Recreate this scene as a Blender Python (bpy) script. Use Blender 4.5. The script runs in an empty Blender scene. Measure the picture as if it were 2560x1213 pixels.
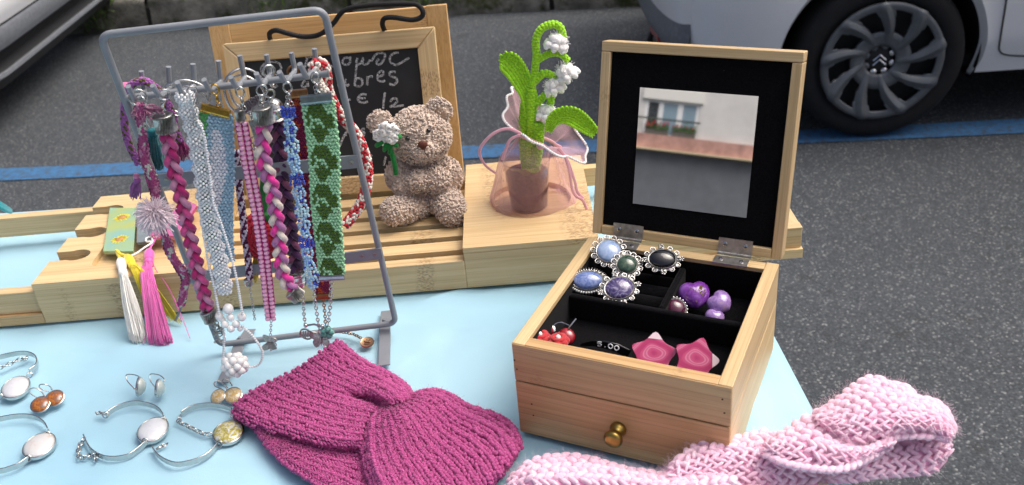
import bpy, bmesh, math, random
import numpy as np
from mathutils import Vector, Matrix, noise as mnoise
from mathutils.geometry import tessellate_polygon
random.seed(7)
PI = math.pi
sin, cos, R = math.sin, math.cos, math.radians
SC = bpy.context.scene
COL = SC.collection

# ---------------------------------------------------------------- camera
FPX, PITCH, ROLL, CAMH, PCX, PCY = 2315.5, .5192, -.0992, .5099, 1257.86, 613.2
GZ = -.85                                   # asphalt level; the table top is z = 0
_f = Vector((0, cos(PITCH), -sin(PITCH))); _r0 = Vector((1, 0, 0)); _u0 = _r0.cross(_f)
CR = _r0*cos(ROLL) + _u0*sin(ROLL); CU = -_r0*sin(ROLL) + _u0*cos(ROLL); CF = _f
CAM = Vector((0, 0, CAMH))
cd = bpy.data.cameras.new('camera'); co = bpy.data.objects.new('camera', cd); COL.objects.link(co)
co.matrix_world = Matrix(((CR.x, CU.x, -CF.x, CAM.x), (CR.y, CU.y, -CF.y, CAM.y), (CR.z, CU.z, -CF.z, CAM.z), (0, 0, 0, 1)))
cd.sensor_width = 36; cd.lens = FPX/2560*36
cd.shift_x = (1280-PCX)/2560; cd.shift_y = (PCY-606.5)/2560
cd.clip_start = .02; cd.clip_end = 600
cd.dof.use_dof = True; cd.dof.focus_distance = .84; cd.dof.aperture_fstop = 12
SC.camera = co

# ---------------------------------------------------------------- sky, sun, exposure
SUN_EL, SUN_AZ = 60, 80                     # azimuth clockwise from +Y
w = bpy.data.worlds.new('World'); SC.world = w; w.use_nodes = True
nt = w.node_tree; bg = nt.nodes['Background']
sk = nt.nodes.new('ShaderNodeTexSky'); sk.sky_type = 'NISHITA'; sk.sun_disc = False
sk.sun_elevation = R(SUN_EL); sk.sun_rotation = R(SUN_AZ); sk.dust_density = 9; sk.air_density = .55; sk.ozone_density = 1
nt.links.new(sk.outputs[0], bg.inputs[0]); bg.inputs[1].default_value = .15
sl = bpy.data.lights.new('sun', 'SUN'); sl.energy = 1.1; sl.angle = R(50); sl.color = (1, .98, .95)
so = bpy.data.objects.new('sun', sl); COL.objects.link(so); so.location = (2, 3, 5)
so.rotation_euler = Vector((sin(R(SUN_AZ))*cos(R(SUN_EL)), cos(R(SUN_AZ))*cos(R(SUN_EL)), sin(R(SUN_EL)))).to_track_quat('Z', 'Y').to_euler()
SC.view_settings.view_transform = 'Standard'; SC.view_settings.look = 'None'
SC.view_settings.exposure = .3; SC.view_settings.gamma = 1

# ---------------------------------------------------------------- photo pixel -> point on something real
def ray(u, v): return CR*((u-PCX)/FPX) - CU*((v-PCY)/FPX) + CF
def onz(u, v, z=0.): d = ray(u, v); return CAM + d*((z-CAMH)/d.z)
def ony(u, v, y): d = ray(u, v); return CAM + d*(y/d.y)
def onp(u, v, p, n): d = ray(u, v); return CAM + d*((Vector(p)-CAM).dot(n)/d.dot(n))

# ---------------------------------------------------------------- mesh helpers
def V(*a): return Vector(a)
class MB:
    def __init__(s): s.v = []; s.f = []
    def add(s, vs, fs):
        b = len(s.v); s.v += [Vector(p) for p in vs]; s.f += [tuple(b+i for i in q) for q in fs]; return s
    def box(s, x0, y0, z0, x1, y1, z1):
        return s.add([(x, y, z) for z in (z0, z1) for y in (y0, y1) for x in (x0, x1)],
                     [(0,2,3,1), (4,5,7,6), (0,1,5,4), (2,6,7,3), (0,4,6,2), (1,3,7,5)])
    def tube(s, path, r, n=8, closed=False, flat=1., nrm=None, caps=True):
        """r number or per-point list; flat squashes the section along the normal"""
        P = [Vector(p) for p in path]; m = len(P)
        if m < 2: return s
        T = []
        for i in range(m):
            a = P[(i-1) % m] if (closed or i > 0) else P[0]; b = P[(i+1) % m] if (closed or i < m-1) else P[-1]
            t = b-a; T.append(t.normalized() if t.length > 1e-9 else Vector((0, 0, 1)))
        N = Vector(nrm) if nrm is not None else (Vector((0, 0, 1)) if abs(T[0].z) < .9 else Vector((1, 0, 0)))
        vs = []
        for i in range(m):
            N = N - T[i]*N.dot(T[i])
            if N.length < 1e-6: N = T[i].orthogonal()
            N.normalize(); Bn = T[i].cross(N); rr = r[i] if hasattr(r, '__len__') else r
            for k in range(n):
                a = 2*PI*k/n; vs.append(P[i] + Bn*(cos(a)*rr) + N*(sin(a)*rr*flat))
        fs = []
        for i in range(m if closed else m-1):
            j = (i+1) % m
            for k in range(n): fs.append((i*n+k, i*n+(k+1) % n, j*n+(k+1) % n, j*n+k))
        if not closed and caps: fs += [tuple(range(n))[::-1], tuple((m-1)*n+k for k in range(n))]
        return s.add(vs, fs)
    def lathe(s, prof, n=20, m=None, cap=True):
        m = m or Matrix(); vs = []; fs = []
        for (rr, z) in prof:
            for k in range(n): a = 2*PI*k/n; vs.append(m @ Vector((rr*cos(a), rr*sin(a), z)))
        for i in range(len(prof)-1):
            for k in range(n): fs.append((i*n+k, i*n+(k+1) % n, (i+1)*n+(k+1) % n, (i+1)*n+k))
        if cap: fs += [tuple(range(n))[::-1], tuple((len(prof)-1)*n+k for k in range(n))]
        return s.add(vs, fs)
    def ball(s, c, r, nu=10, nv=6, sc=(1, 1, 1), m=None):
        c = Vector(c); vs = []; fs = []; m = m or Matrix.Identity(3)
        vs.append(c + m @ Vector((0, 0, -r*sc[2])))
        for j in range(1, nv):
            p = PI*j/nv
            for i in range(nu):
                a = 2*PI*i/nu; vs.append(c + m @ Vector((r*sc[0]*sin(p)*cos(a), r*sc[1]*sin(p)*sin(a), -r*sc[2]*cos(p))))
        vs.append(c + m @ Vector((0, 0, r*sc[2]))); L = len(vs)-1
        for i in range(nu):
            fs.append((0, 1+(i+1) % nu, 1+i)); b = 1+(nv-2)*nu; fs.append((L, b+i, b+(i+1) % nu))
        for j in range(nv-2):
            b = 1+j*nu
            for i in range(nu): fs.append((b+i, b+(i+1) % nu, b+nu+(i+1) % nu, b+nu+i))
        return s.add(vs, fs)
    def ring(s, c, Rr, r, m=None, n=20, k=6, sx=1., sy=1.):
        m = m or Matrix.Identity(3); c = Vector(c)
        return s.tube([c + m @ Vector((Rr*sx*cos(2*PI*i/n), Rr*sy*sin(2*PI*i/n), 0)) for i in range(n)], r, k, closed=True, nrm=m @ Vector((0, 0, 1)))
    def grid(s, fn, nu, nv, cu=False, cv=False):
        vs = [fn(i/(nu if cu else nu-1), j/(nv if cv else nv-1)) for j in range(nv) for i in range(nu)]
        fs = []
        for j in range(nv if cv else nv-1):
            for i in range(nu if cu else nu-1):
                a, b = (i+1) % nu, (j+1) % nv
                fs.append((j*nu+i, j*nu+a, b*nu+a, b*nu+i))
        return s.add(vs, fs)
    def prism(s, out, z0, z1, holes=(), top=True, bot=True):
        loops = [list(out)]+[list(h) for h in holes]
        flat = [p for l in loops for p in l]; n = len(flat)
        tri = tessellate_polygon([[Vector((p[0], p[1], 0)) for p in l] for l in loops])
        vs = [(p[0], p[1], z0) for p in flat]+[(p[0], p[1], z1) for p in flat]; fs = []
        def area(l): return sum(l[i][0]*l[(i+1) % len(l)][1]-l[(i+1) % len(l)][0]*l[i][1] for i in range(len(l)))
        for t in tri:
            a, b, c = [Vector((flat[i][0], flat[i][1], 0)) for i in t]
            t = tuple(t) if (b-a).cross(c-a).z > 0 else tuple(t)[::-1]
            if top: fs.append(tuple(n+i for i in t))
            if bot: fs.append(t[::-1])
        b = 0
        for li, l in enumerate(loops):
            k = len(l); ccw = area(l) > 0
            for i in range(k):
                q = (b+i, b+(i+1) % k, n+b+(i+1) % k, n+b+i)
                fs.append(q if ccw == (li == 0) else q[::-1])
            b += k
        return s.add(vs, fs)
    def xf(s, m, start=0):
        for i in range(start, len(s.v)): s.v[i] = m @ s.v[i]
        return s
MWD = {}
def tag(o, label=None, cat=None, group=None, kind=None):
    if label: o['label'] = label
    if cat: o['category'] = cat
    if group: o['group'] = group
    if kind: o['kind'] = kind
    return o
def thing(name, label, cat, loc=(0, 0, 0), rz=0., group=None, mat4=None):
    o = bpy.data.objects.new(name, None); COL.objects.link(o); o.empty_display_size = .01
    m = mat4 or (Matrix.Translation(Vector(loc)) @ Matrix.Rotation(rz, 4, 'Z'))
    o.matrix_world = m; MWD[o] = m
    return tag(o, label, cat, group)
def build(mb, name, mat, parent=None, smooth=True, bevel=0, world=False, sub=0, sharp=True):
    """one mesh object; parented parts are given in the parent's frame unless world=True"""
    vs = [v.copy() for v in mb.v]; loc = Vector((0, 0, 0))
    if parent is None:
        lo = Vector([min(v[i] for v in vs) for i in range(3)]); hi = Vector([max(v[i] for v in vs) for i in range(3)])
        loc = Vector(((lo.x+hi.x)/2, (lo.y+hi.y)/2, lo.z)); vs = [v-loc for v in vs]; m = Matrix.Translation(loc)
    else:
        pm = MWD[parent]
        if world: im = pm.inverted(); vs = [im @ v for v in vs]
        m = pm
    me = bpy.data.meshes.new(name); me.from_pydata([tuple(v) for v in vs], [], mb.f); me.validate()
    if mat is not None: me.materials.append(mat)
    if smooth:
        me.polygons.foreach_set('use_smooth', [True]*len(me.polygons))
        if sharp: me.set_sharp_from_angle(angle=R(42))
    o = bpy.data.objects.new(name, me); COL.objects.link(o)
    if parent is not None: o.parent = parent
    else: o.location = loc
    MWD[o] = m
    if bevel:
        b = o.modifiers.new('bevel', 'BEVEL'); b.width = bevel; b.segments = 2; b.limit_method = 'ANGLE'
    if sub:
        b = o.modifiers.new('sub', 'SUBSURF'); b.levels = sub; b.render_levels = sub
    return o
def inst(src, name, parent, m4):
    """another piece that shares src's mesh, placed by m4 in the parent's frame"""
    o = bpy.data.objects.new(name, src.data); COL.objects.link(o); o.parent = parent; o.matrix_local = m4
    MWD[o] = MWD[parent] @ m4
    return o
def spline(pts, n=8, closed=False):
    """Catmull-Rom through the points (any dimension)"""
    P = [np.array(p, float) for p in pts]; m = len(P); out = []
    for i in range(m if closed else m-1):
        if closed: a, b, c, d = P[(i-1) % m], P[i], P[(i+1) % m], P[(i+2) % m]
        else: a, b, c, d = P[max(i-1, 0)], P[i], P[i+1], P[min(i+2, m-1)]
        for k in range(n):
            t = k/n; out.append(.5*(2*b + (c-a)*t + (2*a-5*b+4*c-d)*t*t + (3*b-a-3*c+d)*t**3))
    if not closed: out.append(P[-1])
    return out
def resample(path, step):
    P = [Vector(p) for p in path]; L = [0]
    for a, b in zip(P, P[1:]): L.append(L[-1]+(b-a).length)
    n = max(2, int(round(L[-1]/step))+1); out = []; j = 0
    for i in range(n):
        s = L[-1]*i/(n-1)
        while j < len(L)-2 and L[j+1] < s: j += 1
        t = (s-L[j])/max(1e-9, L[j+1]-L[j]); out.append(P[j].lerp(P[j+1], min(1, max(0, t))))
    return out
def frames(path, nrm=(0, -1, 0)):
    """tangent, side, normal along a path, the normal kept near nrm"""
    out = []
    for i, p in enumerate(path):
        t = (path[min(i+1, len(path)-1)]-path[max(i-1, 0)]).normalized(); n = Vector(nrm); n = (n-t*n.dot(t)).normalized()
        out.append((t, t.cross(n), n))
    return out

# ---------------------------------------------------------------- materials
def lin(c):
    c = c.lstrip('#'); r = [int(c[i:i+2], 16)/255 for i in (0, 2, 4)]
    return tuple([x/12.92 if x <= .04045 else ((x+.055)/1.055)**2.4 for x in r]+[1.])
MATS = {}
class NT:
    def __init__(s, name):
        s.m = bpy.data.materials.new(name); s.m.use_nodes = True; s.t = s.m.node_tree; s.p = s.t.nodes['Principled BSDF']
    def n(s, typ, **kw):
        o = s.t.nodes.new('ShaderNode'+typ)
        for k, v in kw.items():
            if k.startswith('i_'): o.inputs[k[2:].replace('_', ' ')].default_value = v
            elif k.startswith('x'): o.inputs[int(k[1:])].default_value = v
            else: setattr(o, k, v)
        return o
    def l(s, a, b): s.t.links.new(a, b)
    def co(s, kind='Object', scale=(1, 1, 1), rnd=False):
        t = s.n('TexCoord'); m = s.n('Mapping'); m.inputs['Scale'].default_value = scale; s.l(t.outputs[kind], m.inputs['Vector'])
        if rnd:
            oi = s.n('ObjectInfo'); mu = s.n('Math', operation='MULTIPLY', x1=37.); s.l(oi.outputs['Random'], mu.inputs[0]); s.l(mu.outputs[0], m.inputs['Location'])
        return m.outputs[0]
    def noise(s, vec, scale, detail=3, rough=.55, dist=0.):
        o = s.n('TexNoise'); o.inputs['Scale'].default_value = scale; o.inputs['Detail'].default_value = detail
        o.inputs['Roughness'].default_value = rough; o.inputs['Distortion'].default_value = dist
        if vec is not None: s.l(vec, o.inputs['Vector'])
        return o.outputs[0]
    def ramp(s, fac, stops, interp='LINEAR'):
        o = s.n('ValToRGB'); e = o.color_ramp.elements; o.color_ramp.interpolation = interp
        while len(e) < len(stops): e.new(.5)
        for q, (p, c) in zip(e, stops): q.position = p; q.color = lin(c) if isinstance(c, str) else ((c, c, c, 1) if not hasattr(c, '__len__') else c)
        s.l(fac, o.inputs[0]); return o.outputs[0]
    def mix(s, fac, a, b, mode='MIX'):
        o = s.n('Mix', data_type='RGBA', blend_type=mode)
        for i, x in ((0, fac), (6, a), (7, b)):
            if hasattr(x, 'is_linked') or hasattr(x, 'links'): s.l(x, o.inputs[i])
            else: o.inputs[i].default_value = lin(x) if isinstance(x, str) else x
        return o.outputs[2]
    def bump(s, h, strength=.3, dist=.001):
        b = s.n('Bump'); b.inputs['Strength'].default_value = strength; b.inputs['Distance'].default_value = dist
        s.l(h, b.inputs['Height']); s.l(b.outputs[0], s.p.inputs['Normal'])
    def col(s, c): s.l(c, s.p.inputs['Base Color'])
    def set(s, **kw):
        for k, v in kw.items(): s.p.inputs[k.replace('_', ' ')].default_value = v
        return s
def plain(name, c, rough=.5, metal=0., var=.12, vs=60., bump=0., bs=400., bd=.0006, sheen=0., coat=0., rnd=False, trans=0., spec=.5, alpha=1., sss=0., emit=None):
    key = ('plain', name)
    if key in MATS: return MATS[key]
    t = NT(name); v = t.co('Object', rnd=rnd); n = t.noise(v, vs, 3)
    a = lin(c) if isinstance(c, str) else c
    lo = tuple(x*(1-var) for x in a[:3])+(1,); hi = tuple(min(1, x*(1+var)) for x in a[:3])+(1,)
    t.col(t.ramp(n, [(.3, lo), (.7, hi)]))
    t.set(Roughness=rough, Metallic=metal, IOR=1.45)
    t.p.inputs['Specular IOR Level'].default_value = spec
    if sheen: t.p.inputs['Sheen Weight'].default_value = sheen
    if coat: t.p.inputs['Coat Weight'].default_value = coat; t.p.inputs['Coat Roughness'].default_value = .06
    if trans: t.p.inputs['Transmission Weight'].default_value = trans
    if alpha < 1: t.p.inputs['Alpha'].default_value = alpha
    if sss: t.p.inputs['Subsurface Weight'].default_value = sss; t.p.inputs['Subsurface Radius'].default_value = (.004, .003, .003)
    if bump: t.bump(t.noise(t.co('Object'), bs, 3), bump, bd)
    MATS[key] = t.m; return t.m
def bamboo(axis='x', tone=0, name='bamboo'):
    key = ('bamboo', axis, tone)
    if key in MATS: return MATS[key]
    t = NT(f'{name}_{axis}_{tone}')
    k = {'x': (1.2, 38, 38), 'y': (38, 1.2, 38), 'z': (38, 38, 1.2)}[axis]
    v = t.co('Object', k, rnd=True); a = t.noise(v, 4.2, 5, .62, .1)
    k2 = {'x': (1, 110, 110), 'y': (110, 1, 110), 'z': (110, 110, 1)}[axis]
    v2 = t.co('Object', k2, rnd=True); b = t.noise(v2, 6.5, 3, .6)
    pal = [('#a2855a', '#c6a878', '#d5b98a', '#dec698'), ('#86663f', '#b28c5c', '#c6a271', '#d0ae80'), ('#a27844', '#c4995f', '#d2aa72', '#dab680')][tone]
    base = t.ramp(a, [(.25, pal[1]), (.5, pal[2]), (.75, pal[3])])
    st = t.ramp(b, [(.38, 1.), (.5, 0.)])
    c = t.mix(.0, base, pal[0]); mx = c.node; ml = t.n('Math', operation='MULTIPLY', x1=.34); t.l(st, ml.inputs[0]); t.l(ml.outputs[0], mx.inputs[0])
    # the darker speckled bands where the cane had its nodes
    kk = {'x': (9, 1.5, 1.5), 'y': (1.5, 9, 1.5), 'z': (1.5, 1.5, 9)}[axis]
    nb = t.ramp(t.noise(t.co('Object', kk, rnd=True), 2.1, 0), [(.665, 0.), (.72, 1.)])
    sp = t.ramp(t.noise(t.co('Object', {'x': (1, 3, 3), 'y': (3, 1, 3), 'z': (3, 3, 1)}[axis], rnd=True), 260, 2), [(.46, 0.), (.60, 1.)])
    m2 = t.n('Math', operation='MULTIPLY'); t.l(nb, m2.inputs[0]); t.l(sp, m2.inputs[1])
    m3 = t.n('Math', operation='MULTIPLY', x1=.6); t.l(m2.outputs[0], m3.inputs[0])
    c2 = t.mix(.0, c, '#7a5632'); t.l(m3.outputs[0], c2.node.inputs[0])
    oi = t.n('ObjectInfo'); hv = t.n('HueSaturation'); mr = t.n('MapRange'); mr.inputs[3].default_value = .90; mr.inputs[4].default_value = 1.08
    t.l(oi.outputs['Random'], mr.inputs[0]); t.l(mr.outputs[0], hv.inputs['Value']); t.l(c2, hv.inputs['Color'])
    t.col(hv.outputs[0]); t.set(Roughness=.42); t.bump(b, .12, .0005)
    MATS[key] = t.m; return t.m
def steel(name='silver', c='#c9c9c6', rough=.22): return plain(name, c, rough, 1., .08, 300)
SILVER = steel(); GOLD = plain('gold', '#c8a04a', .25, 1., .1, 300); BRASS = plain('antique_brass', '#a08a4a', .32, 1., .18, 150, bump=.15, bs=500)
OLDSILVER = plain('old_silver', '#a9a8a2', .3, 1., .3, 400, bump=.2, bs=900)
# ================================================================ the street
def asphalt_mat():
    t = NT('asphalt'); v = t.co('Object')
    big = t.noise(v, 1.6, 4, .6); base = t.ramp(big, [(.3, '#3d4348'), (.7, '#4e545a')])
    vo = t.n('TexVoronoi', feature='F1'); vo.inputs['Scale'].default_value = 230; t.l(v, vo.inputs['Vector'])
    stone = t.ramp(vo.outputs['Distance'], [(.0, 1.), (.45, .6), (.8, .2)])
    wn = t.n('TexWhiteNoise'); t.l(vo.outputs['Position'], wn.inputs['Vector'])
    tone = t.ramp(wn.outputs['Value'], [(.0, '#282d32'), (.5, '#3f454a'), (.84, '#565c61'), (.95, '#7e8384'), (1., '#b5b7b5')])
    c = t.mix(.62, base, tone)
    fine = t.noise(v, 420, 3, .7); c = t.mix(.22, c, t.ramp(fine, [(.3, '#1d1f21'), (.7, '#77787a')]), 'OVERLAY')
    pat = t.ramp(t.noise(v, 7., 3, .6), [(.62, 0.), (.72, 1.)])
    c2 = t.mix(0., c, '#2b2c2d'); m = t.n('Math', operation='MULTIPLY', x1=.5); t.l(pat, m.inputs[0]); t.l(m.outputs[0], c2.node.inputs[0])
    t.col(c2); t.set(Roughness=.88); t.bump(stone, .55, .004)
    return t.m
ASPH = asphalt_mat()
g = MB(); g.add([(-150, -150, GZ), (150, -150, GZ), (150, 150, GZ), (-150, 150, GZ)], [(0, 1, 2, 3)])
tag(build(g, 'asphalt_ground', ASPH, smooth=False), kind='structure')
RY = -.125                                         # the parking bay runs a little askew to the table
REX, REY = V(cos(RY), sin(RY), 0), V(-sin(RY), cos(RY), 0)
lp = onz(1480, 385, GZ); lp2 = onz(1480, 352, GZ); LW = abs((lp2-lp).dot(REY))
t = NT('blue_road_paint'); v = t.co('Object'); n1 = t.noise(v, 38, 6, .8)
t.col(t.ramp(n1, [(.40, '#454f58'), (.49, '#34648f'), (.74, '#447aa6')])); t.set(Roughness=.8); t.bump(t.noise(v, 300, 3), .4, .003)
g = MB(); a = lp - REX*7; b = lp + REX*8; up = V(0, 0, .004)
N = 60; vs = []
for i in range(N+1):
    q = a.lerp(b, i/N); e = .012*mnoise.noise(q*3); vs += [q+up+REY*e, q+up+REY*(LW+.01*mnoise.noise(q*3+V(5, 5, 5)))]
g.add(vs, [(2*i, 2*i+2, 2*i+3, 2*i+1) for i in range(N)])
tag(build(g, 'painted_line', t.m, smooth=False), kind='structure')
# kerb of long rough stones, verge of weeds behind it
t = NT('kerb_stone'); v = t.co('Object', rnd=True); n1 = t.noise(v, 9, 5, .65)
c = t.ramp(n1, [(.3, '#4f4f49'), (.5, '#76756d'), (.72, '#a09e95')]); ms = t.ramp(t.noise(v, 5, 4, .7), [(.5, 0.), (.62, 1.)])
c = t.mix(0., c, '#3e4426'); t.l(ms, c.node.inputs[0]); t.col(c); t.set(Roughness=.95); t.bump(t.noise(v, 45, 5, .7), .8, .012); KERBM = t.m
k0 = onz(500, 70, GZ); kdir = (onz(1640, 25, GZ)-onz(200, 95, GZ)).normalized(); kn = V(-kdir.y, kdir.x, 0)
KA = math.atan2(kdir.y, kdir.x)
kerb = thing('kerb', None, None, k0, KA); tag(kerb, kind='structure'); del_keys = []
xk = -7.
i = 0
while xk < 8:
    Lk = 1.05 + .25*random.random(); m = MB(); nn = 14; hh = .17+.02*random.random()
    def kf(u, vv, xk=xk, Lk=Lk, hh=hh):
        prof = [(0, -.05), (0, .03), (.004, .08), (.008, hh-.025), (.03, hh), (.16, hh+.004), (.27, hh)]
        k = vv*(len(prof)-1); a = int(min(k, len(prof)-2)); f = k-a
        y = prof[a][0]*(1-f)+prof[a+1][0]*f; z = prof[a][1]*(1-f)+prof[a+1][1]*f
        x = xk+.012+(Lk-.024)*u; q = V(x*6, y*9, z*14); e = mnoise.noise(q)*.014+mnoise.noise(q*3)*.007
        return V(x, y-e, z+e*.6)
    m.grid(kf, 26, 14); build(m, 'kerbstone', KERBM, kerb, smooth=True, sharp=False); xk += Lk
m = MB(); m.box(-7, .02, -.05, 8, .26, .12); build(m, 'kerb_bed', plain('mortar', '#3b3a36', .95), kerb, smooth=False)
m = MB(); p0 = k0 + kn*.26
m.add([p0-kdir*8+V(0, 0, .15), p0+kdir*9+V(0, 0, .15), p0+kdir*9+kn*30+V(0, 0, .15), p0-kdir*8+kn*30+V(0, 0, .15)], [(0, 1, 2, 3)])
tag(build(m, 'verge', plain('verge_soil', '#5b5644', .95, var=.4, vs=6, bump=.6, bs=40, bd=.01), smooth=False), kind='structure')
m = MB()
for i in range(5200):
    sx = random.uniform(-4.2, 4.2); dy = abs(random.gauss(0, .35)) + .24 if random.random() > .12 else random.uniform(.0, .22)
    if mnoise.noise(V(sx*1.3, dy*2, 3)) < -.15: continue
    p = k0 + kdir*sx + kn*dy + V(0, 0, .15); h = random.uniform(.04, .15); a = random.uniform(0, 2*PI); b = V(cos(a), sin(a), 0)
    tip = p + V(random.gauss(0, .04), random.gauss(0, .04), h); mid = p.lerp(tip, .55)+V(0, 0, h*.12); ww = .006
    m.add([p-b*ww, p+b*ww, mid+b*ww*.8, mid-b*ww*.8, tip], [(0, 1, 2, 3), (3, 2, 4)])
for jx in (-1.95, -.62, .45, 1.3):                     # weeds in the joints at the foot of the kerb
    for i in range(70):
        p = k0 + kdir*(jx+random.gauss(0, .07)) - kn*abs(random.gauss(.01, .02)) + V(0, 0, random.uniform(0, .12)); h = random.uniform(.02, .08); a = random.uniform(0, 2*PI); b = V(cos(a), sin(a), 0)
        tip = p + V(random.gauss(0, .03), random.gauss(-.03, .03), h); m.add([p-b*.005, p+b*.005, tip], [(0, 1, 2)])
tag(build(m, 'weeds', plain('grass_blade', '#56702f', .7, var=.5, vs=9), smooth=False), 'weeds and grass growing along the stone kerb', 'grass', kind='stuff')

# ================================================================ cars
t = NT('white_car_paint'); v = t.co('Object'); n1 = t.noise(v, 5, 3)
c = t.ramp(n1, [(.3, '#eaedef'), (.7, '#f1f3f5')]); dirt = t.ramp(t.noise(v, 130, 3, .7), [(.72, 0.), (.78, 1.)])
c = t.mix(0., c, '#6d6a63'); t.l(dirt, c.node.inputs[0]); t.col(c); t.set(Roughness=.3); t.p.inputs['Coat Weight'].default_value = .6; t.p.inputs['Coat Roughness'].default_value = .08
CARW = t.m
BLKPL = plain('black_plastic', '#17191c', .55, var=.2, bump=.2, bs=300); GREYPL = plain('grey_bumper_plastic', '#6d7278', .5, var=.15, bump=.15, bs=300)
RUB = plain('tyre_rubber', '#16171a', .8, var=.25, vs=30, bump=.2, bs=80); RIMG = plain('wheel_cover_grey', '#62676c', .42, .25, var=.06); DARKV = plain('wheel_dark', '#1c1e21', .6, var=.15)
GLASS = plain('car_glass', '#10161a', .05, var=.1, coat=.5); CHR = plain('chrome', '#d8d9da', .1, 1., .03); REDL = plain('red_reflector', '#a01822', .25, var=.15, coat=.6); WELL = plain('wheel_well', '#0b0b0c', .9)
WO = onz(2195, 348, GZ); CYAW = -.09
cs = (CAMH-GZ)/(.5099+.78)                        # sizes measured with the asphalt at -.78
car = thing('parked_car', 'white hatchback with its grey multi-spoke wheel on the blue line, right of the mirror', 'car', WO, CYAW)
WX, WZ, TR, RR, AR = -.02*cs, .262*cs, .262*cs, .186*cs, .302*cs
# body side: a sheet with a round wheel opening, bulging above the sill
FX0, FX1 = -.50*cs, 3.05
WX2 = WX+2.42
def side_y(x, z):                                   # how far the skin lies from the wheel's outer face
    zz = z/cs; b = .02 - .035*math.exp(-((zz-.52)/.22)**2)*1.0
    if zz < .3: b += (.3-zz)*.25
    if zz > .8: b += (zz-.8)*.55
    if x < -.3*cs: b += ((-.3*cs-x)/(.35*cs))**2.4*.30
    if x > 2.7: b += ((x-2.7)/.5)**2*.25
    return b
def arch_ring(m, cx):
    # polar sheet from the arch edge outwards to a rectangle
    nA, nR = 64, 12
    def fn(u, vv):
        a = -.26 + (PI+.52)*u; ca, sa = cos(a), sin(a)
        x0, z0 = cx+AR*ca, WZ+AR*sa
        # outer frame
        bx = .56*cs if cx == WX else .6*cs
        top = 1.0*cs-WZ; k = min((bx/abs(ca)) if abs(ca) > 1e-4 else 1e9, (top/sa) if sa > 1e-4 else 1e9, ((WZ-.19*cs)/-sa) if sa < -1e-4 else 1e9)
        x1, z1 = cx+k*ca, WZ+k*sa; x, z = x0+(x1-x0)*vv**1.3, z0+(z1-z0)*vv**1.3
        y = side_y(x, z)
        if vv == 0: y += .028
        elif vv < .12: y -= .004
        return V(x, y, z)
    m.grid(fn, nA, nR)
body = MB(); arch_ring(body, WX); arch_ring(body, WX2)
X0, X1 = WX+.56*cs, WX2-.6*cs
body.grid(lambda u, vv: V(X0+(X1-X0)*u, side_y(1., .185*cs+(.815*cs)*vv), .185*cs+.815*cs*vv), 12, 24)
build(body, 'body_panel', CARW, car)
body = MB()                                         # rear end wrapping round the corner
def rear(u, vv):
    x0 = WX-.56*cs; z = (.37+.63*vv)*cs
    y0 = side_y(x0, z); yl = y0 + (1.72-2*y0)*u; bulge = .10*cs*(1-(2*u-1)**2)**.5 if 0 < u < 1 else 0
    tuck = -.03*cs*math.exp(-((vv-.25)/.25)**2)+.12*max(0, vv-.5)
    return V(x0 - bulge + tuck*(0 if u in (0, 1) else 1), yl, z)
body.grid(lambda u, vv: rear(.5-.5*cos(PI*u), vv), 24, 12); build(body, 'rear_bumper', CARW, car)
body = MB()
def low(u, vv):
    p = rear(.5-.5*cos(PI*u), 0); c = V(WX, .86, p.z); d = (c-p).normalized(); z = .37*cs - (.145*cs)*vv
    return p + d*(.004-.012*sin(PI*min(1, vv*1.2))+.05*max(0, vv-.6)) + V(0, 0, z-p.z)
body.grid(low, 24, 6); b2 = build(body, 'bumper_skirt', GREYPL, car)
body = MB()
p = [low(.26, .75), low(.34, .75)]
body.add([p[0]+V(-.006, 0, .012), p[1]+V(-.006, 0, .012), p[1]+V(-.006, 0, -.012), p[0]+V(-.006, 0, -.012), p[0]+V(.03, 0, .012), p[1]+V(.03, 0, .012), p[1]+V(.03, 0, -.012), p[0]+V(.03, 0, -.012)], [(0, 1, 2, 3), (0, 4, 5, 1), (3, 2, 6, 7), (0, 3, 7, 4), (1, 5, 6, 2)])
build(body, 'rear_reflector', REDL, car, smooth=False)
q = low(.38, 1.); body = MB(); body.tube([q+V(.06, 0, .03), q+V(.0, 0, -.0), q+V(-.012, 0, -.03), q+V(.0, 0, -.055), q+V(.02, 0, -.055)], .012, 8); build(body, 'tow_hook', BLKPL, car)
body = MB(); body.box(WX-.45*cs, .08, .20*cs, 3.0, 1.64, .24*cs); build(body, 'underbody', WELL, car, smooth=False)
for cx in (WX, WX2):
    body = MB(); body.box(cx-.36*cs, .30, .24*cs, cx+.36*cs, 1.4, .70*cs); build(body, 'wheel_well', WELL, car, smooth=False)
    body = MB()
    def lin_(u, vv, cx=cx):
        a = -.3+(PI+.6)*u; return V(cx+(AR+.004)*cos(a), .028+.30*vv, WZ+(AR+.004)*sin(a))
    body.grid(lin_, 40, 4)
    build(body, 'arch_liner', WELL, car)
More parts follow.
